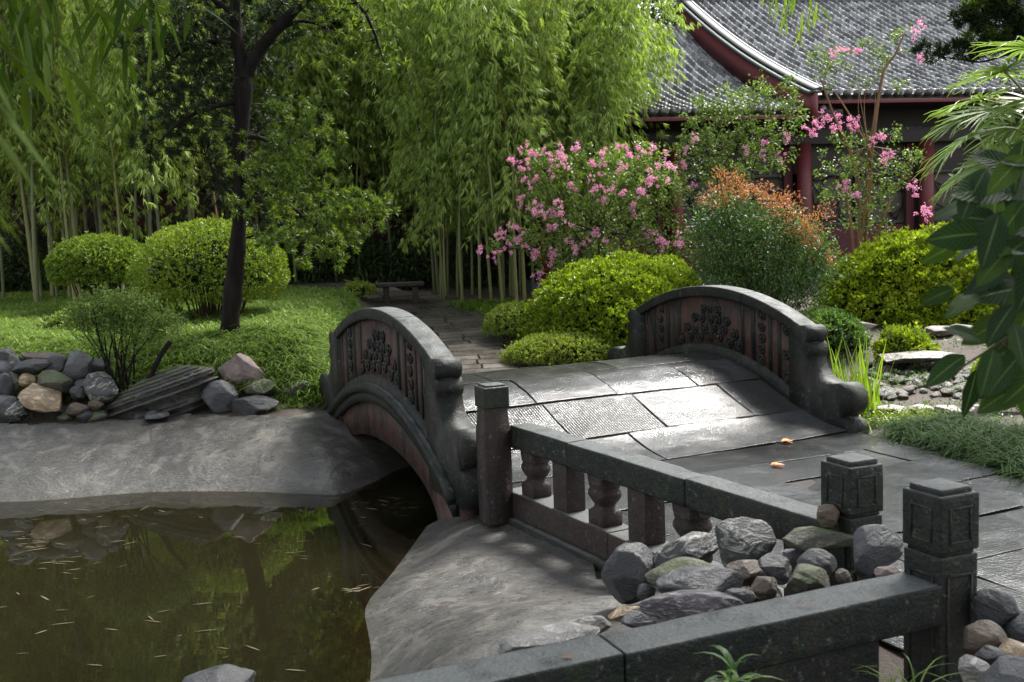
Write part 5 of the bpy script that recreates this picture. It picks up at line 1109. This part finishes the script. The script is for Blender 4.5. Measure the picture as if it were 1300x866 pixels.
# left lawn
n = 21000; y = 11.95+(22.5-11.95)*r.uniform(0, 1, n)**1.35; x = r.uniform(-13, -1.6, n); xl = -2.25-(y-13)*.07; lp = np.interp(y, cl3[::-1, 1] if cl3[0, 1] > cl3[-1, 1] else cl3[:, 1], cl3[:, 0]-1.2)
k = (x < np.minimum(xl+.25, lp-.05)) & (x > -y*.62-.3); x, y = x[k], y[k]; z = gfull(x, y)[0]; P = np.stack([x, y, z], 1)
V, F = blades(P, 8, .34, .015, .07, r, None, 1.0, 3); stuff('lawn', V, F, LM['lawn'], 'lush bright green grass covering the left lawn behind the bank stones')
n = 2600; y = r.uniform(12.0, 13.6, n); x = r.uniform(-4.0, -1.95, n); k = x < -2.25-(y-13)*.07+.2; x, y = x[k], y[k]; P = np.stack([x, y, gfull(x, y)[0]], 1); V, F = blades(P, 6, .27, .015, .05, r, None, 1.1, 4); stuff('tall_grass', V, F, LM['lawn'], 'taller arching grass hanging over the bank beside the far foot of the bridge')
n = 420; y = 12.3+(17.5-12.3)*r.uniform(0, 1, n)**1.2; x = r.uniform(-9, -1.9, n); k = (x < -2.25-(y-13)*.07) & (x > -y*.6); x, y = x[k], y[k]; P = np.stack([x, y, gfull(x, y)[0]], 1); V, F = blades(P, 16, .44, .017, .06, r, None, 1.0, 5); stuff('strap_grass', V, F, LM['lawn'], 'loose taller strap leaved grass standing out of the left lawn')
# liriope border on the right of the path
def tufts(L, per, Lh, W, sp, m, name, label, arch=1.15): P = np.array(L); V, F = blades(P, per, Lh, W, sp, r, None, arch, 5); return stuff(name, V, F, m, label)
T = []
for i in range(620):
    s_ = r.uniform(-5.5, .15); nr = np.interp(s_, [-5.5, -2, 0, .4], [4.35, 3.62, 4.02, 4.25]); nn_ = nr+r.uniform(0, 1)**.8*(1.5 if s_ < -.6 else .9); q = SN(s_, nn_); T.append((q[0], q[1], gz(q[0], q[1])))
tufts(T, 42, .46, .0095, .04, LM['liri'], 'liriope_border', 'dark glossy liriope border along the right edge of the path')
T = []
for i in range(230):
    px = r.uniform(532, 690); Yy = r.uniform(17.2, 20.2); q = onY(px, Yy); xr = np.interp(Yy, np.sort(cl3[:, 1]), cl3[np.argsort(cl3[:, 1]), 0])+1.1
    if q[0] > xr: T.append(q)
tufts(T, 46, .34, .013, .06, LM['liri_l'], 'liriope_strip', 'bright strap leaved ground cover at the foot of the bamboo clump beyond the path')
T = []
for px, py, c_ in ((345, 520, 7), (362, 506, 8), (372, 516, 5), (405, 500, 3), (240, 505, 4), (238, 470, 3), (30, 515, 3), (12, 540, 2), (400, 472, 5)):
    for i in range(c_): q = hit(px+r.normal(0, 8), py+r.normal(0, 3), 9, 16); T.append(q)
tufts(T, 40, .15, .006, .03, LM['lawn'], 'bank_weeds', 'small grassy weeds growing between the bank rocks')
T = []
for i in range(60): q = onY(r.uniform(1100, 1190), r.uniform(9.9, 10.4)); T.append(q)
V, F = leaves(np.repeat(np.array(T), 26, 0)+r.normal(0, .07, (60*26, 3))*[1, 1, .7]+[0, 0, .1], rdir(60*26, .5), .035, .018, .2, 0, 1); stuff('creeping_herbs', V, F, LM['azalea_l'], 'small leafy herbs creeping round the near scroll of the right parapet')
V, F = leaves(np.stack([r.normal(-.30, .08, 500), r.normal(7.35, .10, 500), np.full(500, -.27)], 1)+[0, 0, 0]+r.normal(0, .015, (500, 3)), rdir(500, .8), .02, .012, .2, 0, 1)
T = np.array([onY(rx_, ry_) for rx_, ry_ in zip(r.uniform(1060, 1300, 150), np.concatenate([r.uniform(10.6, 11.8, 60), r.uniform(12.4, 15.5, 90)]))]); V, F = leaves(np.repeat(T, 30, 0)+r.normal(0, .09, (4500, 3))*[1, 1, .4]+[0, 0, .05], rdir(4500, .5), .045, .02, .2, 0, 1); stuff('stream_herbs', V, F, LM['nand'], 'low leafy herbs between the stones of the stream bed')
# small plants under the nearest rail
fp = aty(925, 866, 3.25); V, F = blades(fp[None]+r.normal(0, .02, (3, 3)), 7, .16, .018, .015, r, None, 1.0, 5); single('small_weed', V, F, LM['nand'], 'small broad bladed weed growing under the nearest balustrade rail', 'plant')
fp = aty(1135, 880, 3.55); V, F = blades(fp[None]+r.normal(0, .03, (4, 3)), 4, .26, .006, .02, r, None, .9, 6); single('grass_tuft', V, F, LM['lawn'], 'thin grass tuft at the foot of the nearest post', 'plant')
# iris clump by the stream
bi = onY(1078, 10.6); bi[2] = gz(bi[0], bi[1]); Tt = bi+np.stack([r.normal(0, .16, 46), r.normal(0, .12, 46), np.zeros(46)], 1)
IR = thing('iris_clump', 'tall yellow green sword leaved clump growing beyond the right parapet', 'plant', bi); V, F = blades(Tt, 2, 1.15, .024, .03, r, None, .22, 7, 4.5); part(IR, 'leaves', V, F, LM['iris'])
V, F = blades(Tt[:14], 2, .85, .018, .05, r, None, 1.2, 7, 1.2); part(IR, 'drooping_leaves', V, F, LM['iris'])

# ---------------------------------------------------------------- palms at the right
def fan(k, R_=.62, nseg=34):
    r = np.random.default_rng(80+k); P = np.zeros((nseg, 3)); a = np.linspace(-2.45, 2.45, nseg); A = np.stack([np.cos(a), np.sin(a), .12+r.normal(0, .05, nseg)], 1)
    rows = []; Sd = np.stack([-np.sin(a), np.cos(a), a*0], 1)
    L = R_*(1-.12*np.abs(a)/2.45)*r.uniform(.92, 1.05, nseg)
    for t in np.linspace(.03, 1, 8):
        c_ = A*(L*t)[:, None]-np.array([0, 0, 1.])*(L*.16*t**3)[:, None]*r.uniform(.7, 1.3, nseg)[:, None]; w_ = (min(t*.155, .042)*(1-max(0, t-.55)/.46)+.001)
        rows += [c_+Sd*w_*.5, c_+[0, 0, -.006], c_-Sd*w_*.5]
    V = np.stack(rows, 1).reshape(-1, 3); b = np.arange(nseg)*24; F = []
    for i in range(7): o = 3*i; F += [np.stack([b+o, b+o+1, b+o+4, b+o+3], 1), np.stack([b+o+1, b+o+2, b+o+5, b+o+4], 1)]
    return mesh_np('fan_leaf', V, np.concatenate(F), LM['palm'])
FANS = [fan(k) for k in range(3)]
def palm(label, bx_, fronds, Y, hub):
    base = onY(bx_, Y); t = thing('fan_palm', label, 'palm', base); v, f = tube([base, np.array([base[0], base[1], hub[2]])*.5+base*.5, hub], [.10, .09, .08], 12); part(t, 'trunk', v, f, BARK, True)
    for i, (px, py, s_, tilt, rz_) in enumerate(fronds):
        q = aty(px, py, Y-.1-.5*(i % 3)); o = put('fan_leaf', FANS[i % 3], t); o.location = Vector([float(u) for u in q-base]); o.rotation_euler = (0, tilt, rz_); o.scale = (s_,)*3
        v, f = tube(smooth_path([hub, (hub+q)/2+[0, 0, .12], q], 5), np.linspace(.014, .008, 11), 6); part(t, 'leaf_stalk', v, f, CULM, True)
h1 = aty(1330, 190, 9.6)
palm('fan palm with pale fresh leaves at the right edge in front of the temple columns', 1335, [(1246, 126, .85, .25, 3.0), (1300, 100, .9, -.2, 2.0), (1236, 170, .95, .65, 2.9), (1290, 158, .85, .8, 3.6), (1260, 205, .9, .9, 3.3), (1300, 215, .9, 1.0, 4.0), (1215, 226, .55, .8, 3.0), (1262, 250, .8, 1.1, 3.2), (1310, 60, .8, -.1, 3.2), (1320, 130, .9, .4, 4.5), (1300, 265, .7, 1.1, 4.0), (1275, 90, .8, .2, 2.6), (1225, 150, .7, .5, 3.3), (1280, 185, .9, .9, 2.8), (1240, 240, .75, 1.0, 2.7), (1300, 185, .9, .6, 3.4), (1262, 140, .8, .4, 3.9)], 9.6, h1)

# ---------------------------------------------------------------- near leaves on the right: magnolia-like shrub
MG = thing('broadleaf_shrub', 'near shrub with large dark oval leaves reaching in from the right picture edge', 'shrub', (1.75, 2.35, 0)); r = np.random.default_rng(91)
ML = [(1215, 385, 200, 46, .2), (1245, 418, -160, 56, .1), (1268, 455, 250, 60, .5), (1235, 500, 262, 52, .6), (1200, 470, 215, 50, .5), (1292, 440, 280, 50, .3), (1210, 297, 178, 66, .1), (1262, 290, 185, 70, .1), (1295, 310, 200, 66, .2), (1230, 240, 170, 70, .1), (1280, 238, 178, 70, .1), (1215, 262, 190, 52, .1), (1300, 265, 190, 60, .1), (1270, 330, 215, 64, .3), (1300, 360, 230, 64, .3), (1250, 355, 200, 50, .2), (1285, 390, 240, 56, .4), (1300, 205, 160, 60, .0), (1262, 200, 150, 56, .0), (1245, 310, 195, 60, .1), (1296, 475, 265, 50, .4), (1222, 420, 150, 44, .0), (1195, 320, 205, 44, .2), (1300, 415, 250, 60, .3), (1285, 280, 150, 60, .1), (1256, 262, 200, 60, .1), (1305, 330, 170, 64, .1), (1238, 275, 165, 50, .1), (1310, 240, 170, 64, 0), (1190, 375, 200, 36, .1), (1268, 410, 230, 50, .2), (1302, 500, 260, 50, .4)]
YM = 2.55
ML = [(a, b, c_, L*.86, d) for a, b, c_, L, d in ML]+[(r.uniform(1225, 1310), r.uniform(190, 500), r.uniform(160, 265), r.uniform(38, 58), .2) for _ in range(26)]
def pxdir(a): return np.array([math.cos(rad(a)), 0, math.sin(rad(a))])
def bigleaf(b_, ax, L, W, r):
    """broad oval leaf: midrib, folded halves, wavy margin, bent tip"""
    ax = unit(np.array(ax)); nn_ = unit(np.array([r.normal(0, .45), -.75+r.normal(0, .3), .55+r.normal(0, .3)])); S_ = unit(np.cross(ax, nn_)); nn_ = np.cross(S_, ax); k = 12; V = []
    for i in range(k+1):
        t = i/k; w_ = W*.5*math.sin(math.pi*min(1, t*.985+.01)**.82)**.75*(1-.12*t); c_ = b_+ax*L*t-nn_*L*.10*t*t-np.array([0, 0, 1])*L*.10*t*t
        for q in (-1, -.5, 0, .5, 1): V.append(c_+S_*w_*q+nn_*(abs(q)*w_*.22-.1*w_*q*q+.012*L*math.sin(t*17+q*3)*abs(q)))
    F = [[i*5+j, i*5+j+1, i*5+j+6, i*5+j+5] for i in range(k) for j in range(4)]; return np.array(V), F
mb = MB()
for (px, py, a, L, dr) in ML:
    Yl = YM+r.uniform(-.25, .35); dcv = pxdir(a); tip = aty(px, py, Yl)+dcv*L*.45*Yl/FPX; b_ = tip-dcv*L*Yl/FPX*1.15
    V, F = bigleaf(b_, dcv+[0, r.uniform(-.4, .3), 0], L*Yl/FPX*1.35, L*Yl/FPX*.74, r); o = part(MG, 'leaf', V, F, OVAL, True); kk = np.arange(len(V)); [o.data.attributes.new(a_, 'FLOAT', 'POINT').data.foreach_set('value', q_.astype(np.float32)) for a_, q_ in (('lu', (kk % 5)/2-1.0), ('lv', (kk//5)/12))]
for st in ([(1330, 430), (1290, 425), (1250, 448), (1215, 470)], [(1340, 300), (1290, 282), (1240, 285)], [(1330, 520), (1310, 380), (1290, 300), (1262, 215)], [(1340, 250), (1300, 225), (1250, 240)], [(1340, 340), (1300, 352), (1240, 365)], [(1340, 470), (1300, 455), (1262, 430)]):
    v, f = tube(smooth_path([aty(a, b, YM+.05) for a, b in st], 6), np.linspace(.006, .002, (len(st)-1)*6+1), 6); part(MG, 'branch', v, f, TWIG, True)
v, f = tube([(1.75, 2.35, -.1), (1.62, 2.6, .9), aty(1330, 430, YM+.05), aty(1340, 250, YM+.05)], [.03, .022, .012, .008], 8); part(MG, 'trunk', v, f, TWIG, True)

# ---------------------------------------------------------------- near bamboo sprays at the top left, and twigs from above
def spray(name, label, Y, nodes, per, L, W, m, parentbase, down=1.0, rs=5, stem=.004, cat_='branch', tuft=.05):
    r = np.random.default_rng(rs); t = thing(name, label, cat_, parentbase)
    for st in nodes:
        P3 = smooth_path([aty(a, b, Y+d) for a, b, d in st], 8); v, f = tube(P3, np.linspace(stem, stem*.35, len(P3)), 5); part(t, 'twig', v, f, TWIG, True)
        k = per; ii = r.integers(len(P3)//4, len(P3), k); B = P3[ii]+r.normal(0, tuft, (k, 3)); ax = np.stack([r.normal(0, .45, k), r.normal(0, .45, k), -down+r.normal(0, .35, k)], 1)
        V, F = leaves(B, ax, r.uniform(.6, 1.15, k)*L, W, .2, .3, .5, seg=5); part(t, 'leaves', V, F, m)
    return t
TR = thing
spray('bamboo_branch', 'near bamboo sprays with long pointed leaves hanging into the top left corner', 3.4, [[(-30, -60, 0), (30, -20, 0), (60, 30, 0), (100, 90, 0)], [(20, -80, 0), (60, -20, .1), (75, 40, .1), (60, 80, .1)], [(-40, 0, 0), (0, 20, 0), (20, 60, 0)], [(-40, 40, -.2), (0, 60, -.2), (40, 90, -.2)]], 14, .18, .025, LM['near_bamboo'], aty(-60, -80, 3.4))
spray('bamboo_branch', 'near bamboo sprays fanning down from the top edge left of the podocarpus', 4.6, [[(110, -70, 0), (150, -20, 0), (190, 10, 0), (230, 30, 0)], [(100, -60, .2), (150, -10, .2), (160, 30, .2), (165, 70, .2)], [(160, -60, .2), (180, -10, .2), (178, 40, .2)], [(120, -60, 0), (130, -20, 0), (120, 10, 0)]], 14, .20, .028, LM['near_bamboo'], aty(130, -90, 4.6), rs=6, down=.7)
# long blurred blades very near on the left
LB = thing('bamboo_branch', 'few very near long bamboo leaves hanging at the left picture edge', 'branch', aty(-40, 120, 1.5)); 
for (a, b, c_, d_, w_) in ((-10, 120, 76, 228, 17), (-20, 150, 50, 240, 12), (-25, 250, 30, 308, 15), (-25, 275, 16, 320, 9), (-15, 90, 20, 150, 14)):
    p1, p2 = aty(a, b, 1.5), aty(c_, d_, 1.5); V, F = leaves(np.array([p1]), np.array([p2-p1]), np.linalg.norm(p2-p1), w_*1.5/FPX, .2, .15, .3, seg=6); part(LB, 'leaf', V, F, LM['near_bamboo'], True)
v, f = tube(smooth_path([aty(-60, 40, 1.5), aty(-20, 110, 1.5), aty(-25, 260, 1.5)], 6), np.linspace(.003, .0015, 13), 5); part(LB, 'twig', v, f, TWIG, True)
spray('bamboo_branch', 'bamboo twig with bright green leaves dangling in front of the tiled roof at the top', 7.5, [[(950, -60, 0), (990, -25, 0), (1000, 5, 0), (1000, 25, 0)], [(960, -70, 0), (1010, -20, 0), (1030, 10, 0), (1042, 22, 0)], [(950, -60, .1), (975, -25, .1), (985, 10, .1)]], 15, .15, .018, LM['iris'], aty(960, -80, 7.5), rs=8)
# podocarpus branch in front of the roof, top right
PB = thing('podocarpus_branch', 'podocarpus branch with dark leaf tufts reaching across the roof at the top right', 'branch', aty(1340, 20, 11)); r = np.random.default_rng(95)
for bl, m_, ns in (([(1170, 64, 10), (1190, 68, 14), (1215, 66, 16), (1240, 60, 16), (1262, 56, 14), (1225, 22, 16), (1250, 30, 20), (1280, 32, 24), (1300, 12, 26), (1262, 8, 16), (1300, 50, 18)], 'podo_dark', 90), ([(1245, 6, 20), (1270, 0, 22), (1262, 50, 18), (1290, 60, 16), (1298, 30, 18), (1240, 46, 12)], 'podo', 90)):
    P, A, T = cloud(px_blobs(bl, 11), 1, ns*.75, r); V, F = rosettes(P, A*[1, 1, .6]+[0, 0, .3], 12, .085, .012, r); part(PB, 'foliage', V, F, LM[m_])
for st in ([(1345, 50), (1300, 62), (1250, 78), (1222, 76), (1180, 70)], [(1345, 20), (1290, 34), (1240, 28)], [(1345, -10), (1290, 0), (1245, 4)]):
    v, f = tube(smooth_path([aty(a, b, 11) for a, b in st], 5), np.linspace(.016, .005, (len(st)-1)*5+1), 6); part(PB, 'branch', v, f, BARK_DARK, True)
p_ = [aty(268, 222, 16.6), aty(272, 250, 16.6), aty(277, 285, 16.6)]; e_ = onY(283, 16.6); v, f = tube([*p_, np.array([e_[0], e_[1], e_[2]-.05])], .012, 6); single('bamboo_cane', v, f, BARK_ORANGE, 'thin pale dead cane standing behind the large clipped dome left of the trunk', 'cane')

# ---------------------------------------------------------------- fallen leaves
def leafmesh(m, L, W, curl=.25): V, F = leaves(np.array([[0., 0, 0]]), np.array([[1., 0, .02]]), L, W, curl, 0, 9, seg=5); return mesh_np('fallen_leaf', V, F, m, True)
FLm = [leafmesh(LM['dead'], .13, .013), leafmesh(LM['dead'], .09, .012), leafmesh(LM['dead'], .17, .012)]
r = np.random.default_rng(97)
spots = [(70, 690), (100, 700), (15, 705), (60, 722), (118, 716), (160, 686), (40, 660), (25, 755), (8, 712), (62, 762), (70, 775), (95, 790), (155, 692), (165, 640), (178, 648), (210, 650), (252, 656), (200, 665), (118, 670), (85, 640), (38, 690), (30, 675), (110, 760), (205, 790), (188, 782), (232, 806), (246, 802), (212, 832), (282, 836), (292, 824), (150, 720), (312, 684), (322, 690), (388, 700), (380, 706), (392, 710), (360, 702), (406, 746), (376, 688), (310, 682), (498, 652), (470, 638), (445, 640), (452, 646), (458, 690), (432, 632), (520, 660), (330, 826), (362, 850), (60, 800), (20, 830), (130, 845), (300, 770), (270, 765), (198, 778), (175, 655), (345, 700), (150, 800), (90, 735), (10, 770), (48, 648), (130, 655), (500, 640), (516, 645), (486, 648), (505, 632)]
spots = spots[::1]+[(a+r.normal(0, 16), b+r.normal(0, 6)) for a, b in [(40, 690)]*14+[(130, 650)]*10+[(90, 715)]*10+[(500, 640)]*8+[(470, 660)]*6+[(460, 745)]*8]
for i, (px, py) in enumerate(spots):
    if poly_sd(np.array([atz(px, py, ZW)[0]]), np.array([atz(px, py, ZW)[1]]), WP)[0] > -.05: continue
    q = atz(px, py, ZW+.004); o = put('fallen_leaf', FLm[i % 3]); o.location = Vector([float(v) for v in q]); o.rotation_euler = (0, 0, r.normal(0, .5)+(3.14 if i % 2 else 0)); o.scale = (r.uniform(.4, 1.1),)*3
    tag(o, 'pale dead bamboo leaf floating on the murky pond', 'leaf', 'dead leaves floating on the pond')
FL2 = [leafmesh(LM['litter'], .11, .007), leafmesh(LM['litter'], .07, .006), leafmesh(LM['litter'], .14, .005)]
for i in range(110):
    if i < 46: px, py = r.normal(385, 45), r.normal(520, 14)
    elif i < 70: px, py = r.uniform(0, 420), r.uniform(545, 615)
    else: px, py = r.uniform(570, 770), r.uniform(665, 790)
    q = hit(px, py, 3.5, 16); o = put('fallen_leaf', FL2[i % 3]); o.location = Vector((q[0], q[1], q[2]+.02)); o.rotation_euler = (0, 0, r.uniform(0, 6.28)); o.scale = (r.uniform(.7, 1.4),)*3
    tag(o, 'rusty brown needle or leaf lying on the bank', 'leaf', 'rusty litter on the banks')
for px, py, L, W, lb in ((1000, 560, .11, .06, 'orange leaf on the bridge approach, the upper of two'), (988, 590, .12, .05, 'orange leaf on the wet paving, the lower of two beside the puddle')):
    q = atz(px, py, ZP+.02); V, F = leaves(np.array([[-L/2, 0, 0]]*3), np.array([[1., 0, .15], [.8, .6, .2], [.8, -.6, .1]]), L, W*.6, .4, .3, 4, seg=5); o = single('fallen_leaf', V, F, LM['orange'], lb, 'leaf'); o.location = Vector([float(v) for v in q])
for px, py, Y0, L, rz_, mk, lb in ((729, 834, 3.45, .045, 2.9, 'litter', 'small red brown leaf lying on the nearest rail'), (1042, 768, 3.95, .12, 3.0, 'litter', 'thin dark twig lying on the nearest rail'), (795, 566, 0, .06, .5, 'dead', 'dry pale leaf on the balustrade rail beside the bridge, left of a brown one'), (806, 572, 0, .05, 1.6, 'litter', 'curled brown leaf on the balustrade rail beside the bridge')):
    q = atz(px, py, ZR+.012); V, F = leaves(np.array([[0., 0, 0]]), np.array([[1., 0, .05]]), L, .007 if L > .1 else .018, .3, .2, 6, seg=5); o = single('fallen_leaf', V, F, LM[mk], lb, 'leaf'); o.location = Vector([float(v) for v in q]); o.rotation_euler = (0, 0, rz_)
